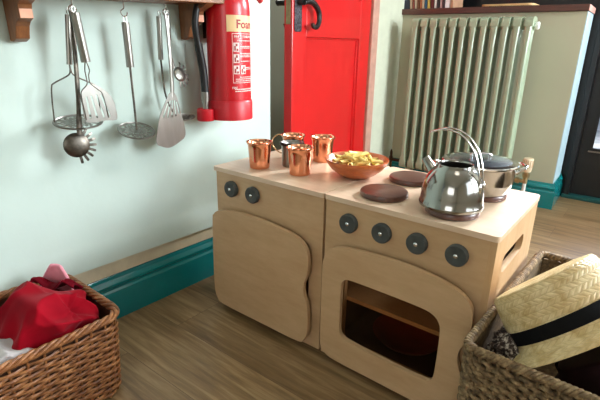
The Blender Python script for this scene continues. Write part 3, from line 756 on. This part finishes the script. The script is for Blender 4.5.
# pasta server
u = utensil('pasta_server', 'tarnished toothed pasta server hanging lowest on the left hook', 'utensil', G1)
X = .085
bm = BM(); tube(bm, smooth_path([(X-.012, -.329, .945), (X-.004, -.332, .90), (X, -.338, .82), (X, -.343, .74), (X, -.350, .67), (X, -.353, .634)], 6), [.0045]*8+[.0060]*15+[.0075]*8, 10, flat=.45)
loop_eye(bm, (X-.012, -.329, .943), .006); link('handle', bm, M['dark_steel'], u)
nrm = Vector((.97, -.22, .10)).normalized()
def server_head(u, c, R, nt, tl, tw, nrm, mat, a_hi=52, a_lo=-82):
    bm = BM(); q = nrm.rotation_difference(Vector((0,0,1))).inverted()
    pr = [(R*math.sin(a), -R*.32*math.cos(a)) for a in [i*PI/2/9 for i in range(10)]]
    pr += [(r_-.0014 if r_ > .002 else 0, z_+.0014) for r_, z_ in pr[::-1]]
    # convex side outwards
    lathe(bm, [(a_, -b_) for a_, b_ in pr], 36, Matrix.Translation(c) @ q.to_matrix().to_4x4()); link('bowl', bm, mat, u)
    ey = (Vector((0, 1, 0)) - nrm*nrm.y).normalized(); ez = nrm.cross(ey)
    if ez.z < 0: ez = -ez
    for k in range(nt):
        a = Rd(a_hi + (a_lo-a_hi)*k/(nt-1)); d = ey*math.cos(a)+ez*math.sin(a); bm = BM(); p = c+d*(R*.93)
        t_ = d.cross(nrm).normalized(); R0 = []
        for (e, w_, o_) in ((-.004, tw, .001), (tl*.55, tw, .0005), (tl*.92, tw*.85, -.002), (tl, tw*.5, -.003)):
            R0.append([bm.verts.new(p+d*e+nrm*(o_+h_)+t_*w_*g_) for g_, h_ in ((-1, 0), (1, 0), (1, -.0014), (-1, -.0014))])
        for A_, B_ in zip(R0, R0[1:]):
            for q_ in range(4): bm.faces.new((A_[q_], A_[(q_+1) % 4], B_[(q_+1) % 4], B_[q_]))
        bm.faces.new(R0[0]); bm.faces.new(R0[-1]); link('tooth', bm, mat, u, smooth=False)
server_head(u, Vector((X-.016, -.358, .604)), .0335, 8, .021, .0038, nrm, M['dark_steel'])
# slotted turner (in front)
u = utensil('slotted_turner', 'slotted turner with a thick round steel handle on the left hook', 'utensil', G1)
X = .104
bm = BM(); cyl(bm, (X, -.333, .937), (X, -.3205, .820), .0115, 20); loop_eye(bm, (X-.004, -.3335, .945), .007); link('handle', bm, M['steel'], u)
bm = BM(); tube(bm, smooth_path([(X, -.3225, .822), (X, -.326, .80), (X, -.325, .785), (X+.002, -.326, .765), (X+.003, -.343, .748), (X+.003, -.345, .73), (X+.003, -.340, .674)], 5), .0015, 8)
tube(bm, smooth_path([(X, -.3195, .822), (X, -.314, .80), (X, -.318, .785), (X+.002, -.316, .766), (X+.003, -.298, .750), (X+.003, -.287, .735), (X+.003, -.278, .674)], 5), .0015, 8)
link('neck_wire', bm, M['dark_steel'], u)
bm = BM(); out = [(p.x, p.y) for p in smooth_path([(-.324, .762), (-.340, .750), (-.347, .735), (-.346, .705), (-.342, .672), (-.317, .665), (-.289, .667), (-.260, .665), (-.253, .671), (-.254, .695), (-.259, .719), (-.274, .742), (-.297, .759), (-.310, .764)], 4, True)]
multi(bm, out, [slot((-.332, .732), (-.328, .678), .0028), slot((-.319, .734), (-.310, .678), .0028), slot((-.305, .736), (-.291, .678), .0028), slot((-.292, .734), (-.274, .678), .0028)], X+.001, X+.0022)
link('blade', bm, M['steel'], u, smooth=False)
# middle: disc masher
u = utensil('potato_masher', 'potato masher with a small round plate hanging alone on the middle hook')
X = .065
bm = BM(); cyl(bm, (X, -.176, .922), (X, -.174, .802), .0105, 20); loop_eye(bm, (X, -.1765, .930), .008); link('handle', bm, M['steel'], u)
bm = BM(); tube(bm, [(X, -.175, .803), (X, -.1735, .70), (X, -.1735, .622)], .0032, 10); link('rod', bm, M['dark_steel'], u)
bm = BM(); perforated(bm, (X, -.1735, .620), .054, .044); link('mashing_plate', bm, M['steel'], u)
# right hook: spatula, small server, masher
G3 = 'utensils on the right hook'
u = utensil('slotted_spatula', 'wide fan shaped slotted steel spatula hanging on the right hook', 'utensil', G3)
X = .080
bm = BM(); tube(bm, smooth_path([(X-.014, -.044, .953), (X-.006, -.045, .90), (X, -.047, .83), (X, -.048, .76), (X+.001, -.050, .712)], 7), [.0060]*14+[.0070]*14+[.0075], 10, flat=.4)
loop_eye(bm, (X-.014, -.044, .955), .006); link('handle', bm, M['steel'], u)
bm = BM(); out = [(p.x, p.y) for p in smooth_path([(-.060, .724), (-.075, .703), (-.100, .660), (-.112, .622), (-.121, .578), (-.102, .562), (-.073, .555), (-.040, .566), (-.014, .582), (-.012, .612), (-.022, .655), (-.031, .695), (-.042, .722)], 4, True)]
multi(bm, out, [slot((-.068, .696), (-.090, .652), .0026), slot((-.060, .699), (-.074, .650), .0026), slot((-.052, .700), (-.058, .650), .0026), slot((-.044, .699), (-.043, .652), .0026), slot((-.037, .694), (-.029, .655), .0026)], X+.001, X+.0025)
link('blade', bm, M['steel'], u, smooth=False)
u = utensil('small_pasta_server', 'small pale toothed server half hidden on the right hook', 'utensil', G3)
X = .058
bm = BM(); tube(bm, smooth_path([(X, -.030, .957), (X, -.030, .90), (X, -.033, .84), (X, -.020, .795)], 6), .0060, 10, flat=.45); loop_eye(bm, (X, -.030, .957), .006); link('handle', bm, M['steel'], u)
server_head(u, Vector((X, -.002, .776)), .023, 8, .020, .0034, Vector((.95, .1, .3)).normalized(), M['steel'], 70, -100)
u = utensil('potato_masher', 'potato masher mostly hidden behind the wide slotted spatula', 'utensil', G3)
X = .028
bm = BM(); cyl(bm, (X+.006, -.046, .945), (X, -.046, .82), .0075, 16); loop_eye(bm, (X+.008, -.0455, .953), .007); link('handle', bm, M['steel'], u)
bm = BM(); tube(bm, smooth_path([(X, -.046, .822), (X, -.040, .72), (X+.010, -.020, .655), (X+.018, -.003, .640)], 6), .003, 8); link('rod', bm, M['dark_steel'], u)
bm = BM(); perforated(bm, (X+.018, .006, .6385), .050, .018); link('mashing_plate', bm, M['steel'], u)

# ------------------------------------------------------------------ fire extinguisher
ex = empty('fire_extinguisher', label='red foam fire extinguisher with a black hose hanging on the left wall', cat='fire extinguisher')
on_left(ex, (.100, .171, .626)); ex.rotation_euler = (0, 0, LWR)
r = .0715
bm = BM(); lathe(bm, [(0, .006), (r, .006), (r, .345), (r*.985, .362), (r*.93, .380), (r*.80, .400), (r*.58, .416), (.034, .424), (.030, .440), (0, .440)], 64)
cy = link('cylinder', bm, M['ext_red'], ex)
bm = BM(); lathe(bm, [(r-.004, 0), (r+.004, 0), (r+.004, .058), (r+.001, .064), (r-.002, .064), (r-.004, .02)], 64); link('base_skirt', bm, M['ext_red2'], ex)
bm = BM(); ca = Vector((-.022, -.092, 0))
lathe(bm, [(0, -.002), (.027, -.002), (.029, .002), (.029, .034), (.026, .038), (.012, .038), (.012, .03), (0, .03)], 28, Matrix.Translation(ca)); link('hose_holder', bm, M['ext_red2'], ex)
bm = BM(); h = smooth_path([(-.022, -.090, .088), (-.022, -.094, .16), (-.018, -.110, .23), (-.010, -.126, .30), (-.005, -.110, .37), (0, -.06, .43), (0, -.02, .445)], 8)
n = len(h); tube(bm, h, [.0125 if i < n*.35 else .0105 for i in range(n)], 14); link('hose', bm, M['rubber'], ex)
bm = BM(); cyl(bm, (-.022, -.091, .036), (-.022, -.090, .066), .010, 16); cyl(bm, (-.022, -.0905, .062), (-.022, -.090, .092), .0135, 16); link('nozzle_ferrule', bm, M['steel'], ex)
bm = BM(); cyl(bm, (0, 0, .438), (0, 0, .49), .024, 20); box(bm, -.008, .008, -.02, .15, .475, .49); box(bm, -.007, .007, 0, .145, .395, .41); box(bm, -.007, .007, .0, .02, .395, .45); link('valve', bm, M['black_iron'], ex)
bm = BM(); cyl(bm, (.0, .13, .405), (.0, .155, .385), .010, 12); link('safety_tag', bm, M['ext_red2'], ex)
bm = BM(); box(bm, -.100, -.0705, -.025, .025, .26, .40); link('wall_bracket', bm, M['black_iron'], ex)
def curved(bm, a0, a1, z0, z1, rr, th=.0005):
    n = max(2, int((a1-a0)/3)); A = []
    for i in range(n+1):
        a = Rd(a0+(a1-a0)*i/n); A.append([bm.verts.new((rr*math.cos(a), rr*math.sin(a), z)) for z in (z0, z1)] + [bm.verts.new(((rr+th)*math.cos(a), (rr+th)*math.sin(a), z)) for z in (z0, z1)])
    for p, q in zip(A, A[1:]):
        bm.faces.new((p[2], q[2], q[3], p[3])); bm.faces.new((p[0], p[1], q[1], q[0])); bm.faces.new((p[1], p[3], q[3], q[1])); bm.faces.new((p[0], q[0], q[2], p[2]))
    bm.faces.new((A[0][0], A[0][2], A[0][3], A[0][1])); bm.faces.new((A[-1][0], A[-1][1], A[-1][3], A[-1][2]))
bm = BM(); curved(bm, -46, 62, .281, .330, r+.0002); band = link('label_band', bm, M['cream'], ex)
def curved_text(txt, size, a_c, z, mat, parent, nm, bold=0):
    cu = bpy.data.curves.new('lettering', 'FONT'); cu.body = txt; cu.size = size; cu.offset = bold; cu.align_x = 'LEFT'; cu.resolution_u = 3
    to = bpy.data.objects.new('lettering', cu); C.objects.link(to); bpy.context.view_layer.update()
    me = bpy.data.meshes.new_from_object(to.evaluated_get(bpy.context.evaluated_depsgraph_get()))
    bpy.data.objects.remove(to); bpy.data.curves.remove(cu)
    bm = BM(); bm.from_mesh(me); bpy.data.meshes.remove(me)
    bmesh.ops.subdivide_edges(bm, edges=[e for e in bm.edges if e.calc_length() > size*.2], cuts=1)
    R2 = r+.0012
    for v in bm.verts:
        a = Rd(a_c) + v.co.x/R2; zz = v.co.y; v.co = Vector((R2*math.cos(a), R2*math.sin(a), z+zz))
    o = link(nm, bm, mat, parent, smooth=False); return o
curved_text('Foam', .036, -22, .292, M['print_red'], band, 'lettering', .0009)
# white printed panel: outline, pictogram boxes, lines of small print
bm = BM(); R1 = r+.0002
for (a0, a1, z0, z1) in ((-33, 55, .2745, .276), (-33, 55, .1225, .124), (-33, -32, .1225, .276)): curved(bm, a0, a1, z0, z1, R1)
pnl = link('printed_panel', bm, M['print_white'], ex)
bm = BM()
for (a, z) in ((-30, .220), (-30, .185), (-30, .150), (-10, .150)):
    curved(bm, a, a+15, z+.001, z+.028, R1)
link('pictogram', bm, M['print_white'], pnl)
bm = BM()
for (a, z) in ((-30, .220), (-30, .185), (-30, .150), (-10, .150)):
    curved(bm, a+2, a+6, z+.004, z+.018, r+.0008); curved(bm, a+8, a+13, z+.003, z+.010, r+.0008); curved(bm, a+6, a+11, z+.017, z+.025, r+.0008)
link('pictogram_print', bm, M['print_red'], pnl)
curved_text('FIRE EXTINGUISHER', .0095, -28, .263, M['print_white'], pnl, 'lettering', .0002)
bm = BM(); rz = random.Random(5)
def line(a0, a1, z, h=.0022):
    a = a0
    while a < a1:
        w = rz.uniform(2, 6); curved(bm, a, min(a+w, a1), z, z+h, R1); a += w+1.2
for z in (.253, .236, .231, .214, .209, .204, .190, .170, .165): line(-11 if z < .25 else -20, 30, z)
link('small_print', bm, M['print_white'], pnl); bm = BM()
for z in (.140, .134, .128): line(-26 if z < .139 else -14, 50, z)
link('small_print', bm, M['print_white'], pnl); bm = BM()
for z in (.101, .0945): line(-28, 55, z, .003)
link('small_print', bm, M['print_white'], pnl)
curved_text('FIRE', .010, -36, .104, M['print_white'], pnl, 'lettering', .0002)

# ------------------------------------------------------------------ baskets
def rr_point(hx, hy, rad, s):
    """point and outward normal at arc length fraction s on a rounded rectangle"""
    L = [2*(hx-rad), PI/2*rad, 2*(hy-rad), PI/2*rad]*1
    segs = [2*(hx-rad), PI/2*rad, 2*(hy-rad), PI/2*rad, 2*(hx-rad), PI/2*rad, 2*(hy-rad), PI/2*rad]; tot = sum(segs); d = (s % 1)*tot
    cs = [(hx-rad, -(hy-rad)), (hx-rad, hy-rad), (-(hx-rad), hy-rad), (-(hx-rad), -(hy-rad))]
    i = 0
    while d > segs[i]: d -= segs[i]; i = (i+1) % 8
    k = i//2
    if i % 2 == 0:
        st = [(-(hx-rad), -hy), (hx, -(hy-rad)), (hx-rad, hy), (-hx, hy-rad)][k]; dr_ = [(1, 0), (0, 1), (-1, 0), (0, -1)][k]; nn = [(0, -1), (1, 0), (0, 1), (-1, 0)][k]
        return Vector((st[0]+dr_[0]*d, st[1]+dr_[1]*d, 0)), Vector((nn[0], nn[1], 0))
    a = -PI/2 + k*PI/2 + d/rad; c = cs[k]
    return Vector((c[0]+rad*math.cos(a), c[1]+rad*math.sin(a), 0)), Vector((math.cos(a), math.sin(a), 0))
def perim(hx, hy, rad): return 4*(hx-rad)+4*(hy-rad)+2*PI*rad
def woven(bm, hx, hy, rad, H, pitch, stake, sr, amp, flare, jitter=0, slant=0, spp=5, flat=1.25, z0=.008):
    n = int(perim(hx, hy, rad)/stake); n += n % 2 == 0; ns = n*spp; rows = int((H-z0-.01)/pitch)
    for k in range(rows):
        z = z0+pitch*(k+.5); f = 1-flare*(1-z/H); pts = []
        for i in range(ns):
            s = i/ns; p, nn = rr_point(hx*f, hy*f, rad, s)
            ph = PI*n*s + PI*k
            jz = slant*math.sin(ph+.8)*pitch + jitter*noise.noise(Vector((s*60, k*3.1, 0)))
            pts.append(p + nn*(amp*math.sin(ph)) + Vector((0, 0, z+jz)))
        tube(bm, pts, sr, 6, closed=True, flat=flat)
    for i in range(n):     # stakes
        s = (i+.5)/n; a, na = rr_point(hx*(1-flare), hy*(1-flare), rad, s); b, nb = rr_point(hx, hy, rad, s)
        tube(bm, [a+Vector((0, 0, 0.002)), b+Vector((0, 0, H-.004))], sr*.7, 6)
def braid(bm, hx, hy, rad, z, R, sr, turns, strands=3, seg=8):
    P = []; n = int(turns*14)
    for q in range(strands):
        pts = []
        for i in range(n):
            s = i/n; p, nn = rr_point(hx, hy, rad, s); a = 2*PI*turns*s + 2*PI*q/strands
            pts.append(p + nn*math.cos(a)*R*1.1 + Vector((0, 0, z+math.sin(a)*R)))
        tube(bm, pts, sr, seg, closed=True)
def lining(hx, hy, rad, H, flare):
    bm = BM(); n = 64; ring = []
    for zz, f, off in ((.004, 1-flare, -.007), (H-.006, 1, -.007), (H-.006, 1, -.0085), (.008, 1-flare, -.0085)):
        ring.append([bm.verts.new(rr_point(hx*f, hy*f, rad, i/n)[0] + rr_point(hx*f, hy*f, rad, i/n)[1]*off + Vector((0, 0, zz))) for i in range(n)])
    for A, B in ((ring[0], ring[1]), (ring[1], ring[2]), (ring[2], ring[3])):
        for k in range(n): bm.faces.new((A[k], A[(k+1) % n], B[(k+1) % n], B[k]))
    bm.faces.new(ring[0]); bm.faces.new(ring[3])
    return bm
# left wicker basket
LBX, LBY = -.024, -.660
hx, hy, rad, H = .158, .225, .045, .228
lb = empty('wicker_basket', (LBX, LBY, 0), Rd(-1), 'brown woven wicker basket heaped with red and pale cloths on the floor', 'basket')
bm = BM(); woven(bm, hx, hy, rad, H, .0088, .036, .0040, .0046, .05, .0012, .10, 6, 1.0); link('woven_side', bm, M['wicker'], lb, ang=60)
bm = BM(); braid(bm, hx, hy, rad, H+.001, .0062, .0046, 15, 4); link('braided_rim', bm, M['wicker'], lb, ang=60)
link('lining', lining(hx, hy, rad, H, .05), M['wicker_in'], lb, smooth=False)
# right seagrass basket
RBX, RBY = 1.124, .118
hx2, hy2, rad2, H2 = .228, .280, .022, .322
rb = empty('seagrass_basket', (RBX, RBY, 0), Rd(-2), 'square seagrass basket with a rope rim holding hats beside the cooker', 'basket')
bm = BM(); woven(bm, hx2, hy2, rad2, H2, .0094, .017, .0052, .0036, .02, .003, .35, 6, 1.0); link('woven_side', bm, M['seagrass'], rb, ang=60)
bm = BM(); braid(bm, hx2, hy2, rad2, H2+.002, .0052, .0047, 72, 3, 7); link('rope_rim', bm, M['seagrass'], rb, ang=60)
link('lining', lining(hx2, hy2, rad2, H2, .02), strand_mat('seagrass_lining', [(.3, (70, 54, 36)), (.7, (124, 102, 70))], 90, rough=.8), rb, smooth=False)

def blob(name, c, rad3, mat, fold=.02, freq=9, seed=0, rot=(0,0,0), sharp=1, u=110, v=64, squash=None, label=None, cat=None, group=None, extra=None):
    bm = BM(); vs = ellipsoid(bm, (0,0,0), (1,1,1), u, v)
    for w in vs:
        d = w.co.normalized(); s = Vector((d.x*rad3[0], d.y*rad3[1], d.z*rad3[2]))
        q = s*freq + Vector((seed*7.3, seed*3.1, 0))
        wq = q + .6*Vector((noise.noise(q*.7), noise.noise(q*.7+Vector((9, 0, 0))), noise.noise(q*.7+Vector((0, 9, 0)))))
        rdg = 1-abs(noise.noise(Vector((wq.x*1.6, wq.y*.55, wq.z)))*2)
        rdg2 = 1-abs(noise.noise(Vector((wq.y*1.3+5, wq.x*.5, wq.z*.8)))*2)
        k = fold*(rdg**2*sharp*.8 + rdg2**2*.5 + .5*noise.noise(q*.5) - .5)
        s = s + d*k
        if extra: s = extra(s)
        w.co = s
    o = link(name, bm, mat, None, c, rot, ang=180)
    return tag(o, label, cat, group)
def in_basket(c, zr=.236):
    def f(s):
        p = Vector(c)+s
        if p.z < zr:
            p.x = min(max(p.x, LBX-.135), LBX+.135); p.y = min(max(p.y, LBY-.200), LBY+.200)
        else:
            p.x = min(max(p.x, LBX-.150), LBX+.150)
        return p-Vector(c)
    return f
def gathered(c):
    g = in_basket(c); K = Vector((.070, .045, .062))
    def f(s):
        n = s.normalized(); dv = s-K; dist = dv.length
        e1 = K.normalized().orthogonal().normalized(); e2 = K.normalized().cross(e1); th = math.atan2(dv.dot(e2), dv.dot(e1))
        fall = math.exp(-(dist/.085)**2)*min(1, dist/.03)
        s = s + n*(.007*math.sin(3*th+.6+1.6*math.sin(th*1.0+.5))*fall + .003*math.sin(7*th+dist*40+2*math.sin(2*th))*fall - .016*math.exp(-(dist/.02)**2))
        s = s + n*.020*math.exp(-((s-Vector((-.085, .02, .055))).length/.028)**2)
        return g(s)
    return f
def floor_fit(zmin):
    def f(s):
        if s.z < zmin: s.z = zmin+(s.z-zmin)*.2
        return s
    return f
# red cloth: gathered bundle with two raised corners
def redshape(s):
    a = math.atan2(s.y, s.x)
    return s
blob('red_cloth', (.002, -.572, .198), (.124, .110, .092), M['red_cloth'], .036, 7.5, 4, (0, 0, 0), 1.0, u=160, v=96, label='crumpled crimson cloth bundle on top of the wicker basket', cat='cloth', extra=gathered((.002, -.572, .198)))
def drape(name, pts_fn, nu, nv, mat, th=.003, label=None, cat=None, sub=1, loc=(0,0,0)):
    bm = BM(); G = [[bm.verts.new(pts_fn(i/nu, j/nv)) for j in range(nv+1)] for i in range(nu+1)]
    for i in range(nu):
        for j in range(nv): bm.faces.new((G[i][j], G[i+1][j], G[i+1][j+1], G[i][j+1]))
    o = link(name, bm, mat, None, loc, ang=180)
    s = o.modifiers.new('solid', 'SOLIDIFY'); s.thickness = th; s.offset = 0
    if sub: m = o.modifiers.new('sub', 'SUBSURF'); m.levels = 1; m.render_levels = 1
    return tag(o, label, cat)
def dark_red(u, v):      # dark red garment tucked along the back wall side
    x = -.150+.10*u + .012*math.sin(u*9+v*3); y = -.500+.075*u
    return Vector((x+.03*v, y-.05*v*math.sin(v*2), .205+.062*math.sin(v*PI*.62)+.010*math.sin(u*11)+.008*noise.noise(Vector((u*4, v*4, 0)))))
drape('red_garment', dark_red, 28, 16, M['dark_red_cloth'], .006, 'dark red folded garment at the back edge of the wicker basket', 'garment')
def pinkf(u, v):         # stiff pink felt piece: a curved upright tongue
    a = (u-.5)*1.5; w = .070*(1-.72*v**1.6)
    cx, cy = -.098+.034*v, -.492-.008*v
    return Vector((cx + math.sin(a)*w*1.05 - .012*math.cos(a), cy + math.sin(a)*w*.45 + .016*math.cos(a*1.2), .224+.090*v))
drape('pink_felt', pinkf, 14, 12, M['pink_felt'], .008, 'pale pink felt piece standing up behind the crimson cloth', 'felt piece')
blob('pale_cloth', (.070, -.715, .194), (.056, .115, .038), M['pale_cloth'], .022, 9, 5, (0, 0, 0), extra=in_basket((.070, -.715, .194)), label='pale grey white cloth at the front of the wicker basket', cat='cloth')
blob('blue_grey_cloth', (-.085, -.715, .165), (.070, .085, .060), M['blue_cloth'], .02, 12, 8, extra=in_basket((-.085, -.715, .165)), label='pale blue grey cloth at the left edge of the wicker basket', cat='cloth')

# ------------------------------------------------------------------ straw hat and companions in the seagrass basket
ax = Vector((-.69, .17, .70)).normalized()
def hat(name, base, axis, mats, crown_r, crown_h, brim_r, label, band=True, rim_droop=.0):
    e = empty(name, base, 0, label, 'hat'); e.rotation_mode = 'QUATERNION'; e.rotation_quaternion = Vector((0,0,1)).rotation_difference(axis)
    R, Hh = crown_r, crown_h
    out = [(brim_r, -.017+rim_droop), (brim_r*.92, -.012), (R*1.17, -.006), (R*1.07, -.001), (R*1.025, .006), (R*1.015, .02), (R*.995, Hh*.5), (R*.955, Hh*.85), (R*.93, Hh*.95), (R*.90, Hh), (R*.80, Hh*1.015), (R*.5, Hh*1.02), (R*.2, Hh*1.01), (0, Hh)]
    inn = [(0, Hh-.003), (R*.5, Hh*1.02-.003), (R*.86, Hh-.004), (R*.92, Hh*.85), (R*.965, Hh*.5), (R*.985, .02), (R*1.0, .004), (R*1.07, -.004), (R*1.17, -.009), (brim_r*.92, -.015), (brim_r, -.020+rim_droop), (brim_r, -.017+rim_droop)]
    bm = BM(); lathe(bm, out+inn, 72, uv=True, sx=1.05, sy=.95); o = link('hat_shell', bm, mats[0], e, ang=60)
    if band:
        bm = BM(); lathe(bm, [(R*1.03, .010), (R*1.036, .011), (R*1.024, .036), (R*1.014, .0365), (R*1.0, .034), (R*1.018, .011)], 72, sx=1.05, sy=.95); link('hat_band', bm, mats[1], e)['label'] = 'black ribbon band'
    return e
top_c = Vector((.966, .022, .430)); base_c = top_c - ax*.108
hat('straw_hat', base_c, ax, [M['straw'], M['black_band']], .110, .106, .160, 'woven pale straw hat with a black ribbon band leaning in the seagrass basket')
b2 = base_c - ax*.052 + Vector((.040, .010, 0))
hat('felt_hat', b2, (ax+Vector((.04, -.05, 0))).normalized(), [M['burgundy'], M['black_felt']], .096, .022, .128, 'dark burgundy felt hat tucked beneath the straw hat', False)
blob('black_hat_cloth', (1.16, -.02, .180), (.140, .105, .075), M['black_felt'], .03, 10, 11, label='crumpled black fabric filling the front of the seagrass basket', cat='cloth')
blob('brown_leather_strap', (1.12, -.085, .245), (.045, .018, .010), M['brown_leather'], .006, 20, 4, (0, -.1, .2), label='glossy brown leather strap on the black fabric in the seagrass basket', cat='strap', u=48, v=24)
blob('knitted_hat', (.945, -.045, .252), (.040, .062, .066), M['knit'], .012, 30, 3, (0, 0, .3), label='brown and white flecked knitted hat in the left corner of the seagrass basket', cat='hat')

# ------------------------------------------------------------------ light
w = bpy.data.worlds.new('world'); bpy.context.scene.world = w; w.use_nodes = True
nt = w.node_tree; sky = nt.nodes.new('ShaderNodeTexSky'); sky.sky_type = 'NISHITA'; sky.sun_disc = False; sky.sun_elevation = Rd(38); sky.sun_rotation = Rd(60)
bg = nt.nodes['Background']; nt.links.new(sky.outputs[0], bg.inputs[0]); bg.inputs[1].default_value = .22
def area(name, loc, target, sx, sy, power, col):
    l = bpy.data.lights.new(name, 'AREA'); l.shape = 'RECTANGLE'; l.size = sx; l.size_y = sy; l.energy = power; l.color = col
    o = bpy.data.objects.new(name, l); C.objects.link(o); o.location = loc
    o.rotation_euler = (Vector(target)-Vector(loc)).to_track_quat('-Z', 'Y').to_euler(); return o
area('daylight_window', (3.38, -.02, 1.5), (0, -.02, 1.0), 1.2, 1.5, 22, (.88, .95, 1))
area('daylight_window', (3.38, 1.38, 1.5), (0, 1.2, .8), 1.2, 1.5, 250, (.86, .95, 1))
area('daylight_door', (1.3, 3.1, 2.2), (1.1, .9, .2), 1.2, 1.2, 700, (.92, .95, 1))
area('rear_fill_light', (1.6, -3.45, 1.6), (1.0, 0, .8), 1.4, 1.2, 22, (1, .95, .88))  # weak fill added behind the camera
pl = bpy.data.lights.new('ceiling_fill', 'AREA'); pl.shape = 'DISK'; pl.size = .5; pl.energy = 3; pl.color = (1, .93, .82)  # unseen weak warm fill under the ceiling
po = bpy.data.objects.new('ceiling_fill', pl); C.objects.link(po); po.location = (1.2, -.4, 2.46)

p2 = bpy.data.lights.new('passage_fill', 'AREA'); p2.shape = 'DISK'; p2.size = .4; p2.energy = 16; p2.color = (1, .92, .8)  # light added to brighten the gap beside the red door
o2 = bpy.data.objects.new('passage_fill', p2); C.objects.link(o2); o2.location = (-1.3, .9, 2.46)
# ------------------------------------------------------------------ camera
cam = bpy.data.cameras.new('camera'); co = bpy.data.objects.new('camera', cam); C.objects.link(co)
cam.sensor_width = 36; cam.lens = 456.8/600*36; cam.clip_start = .02
co.location = (1.08865, -.9468, .87295)
yaw, pitch, roll = Rd(37.798), .3286, -.0187
co.rotation_mode = 'QUATERNION'
co.rotation_quaternion = (Matrix.Rotation(yaw, 4, 'Z') @ Matrix.Rotation(PI/2-pitch, 4, 'X') @ Matrix.Rotation(-roll, 4, 'Z')).to_quaternion()
sc = bpy.context.scene; sc.camera = co
sc.view_settings.view_transform = 'Standard'; sc.view_settings.look = 'None'; sc.view_settings.gamma = 1; sc.view_settings.exposure = -.18
sc.view_settings.use_curve_mapping = False
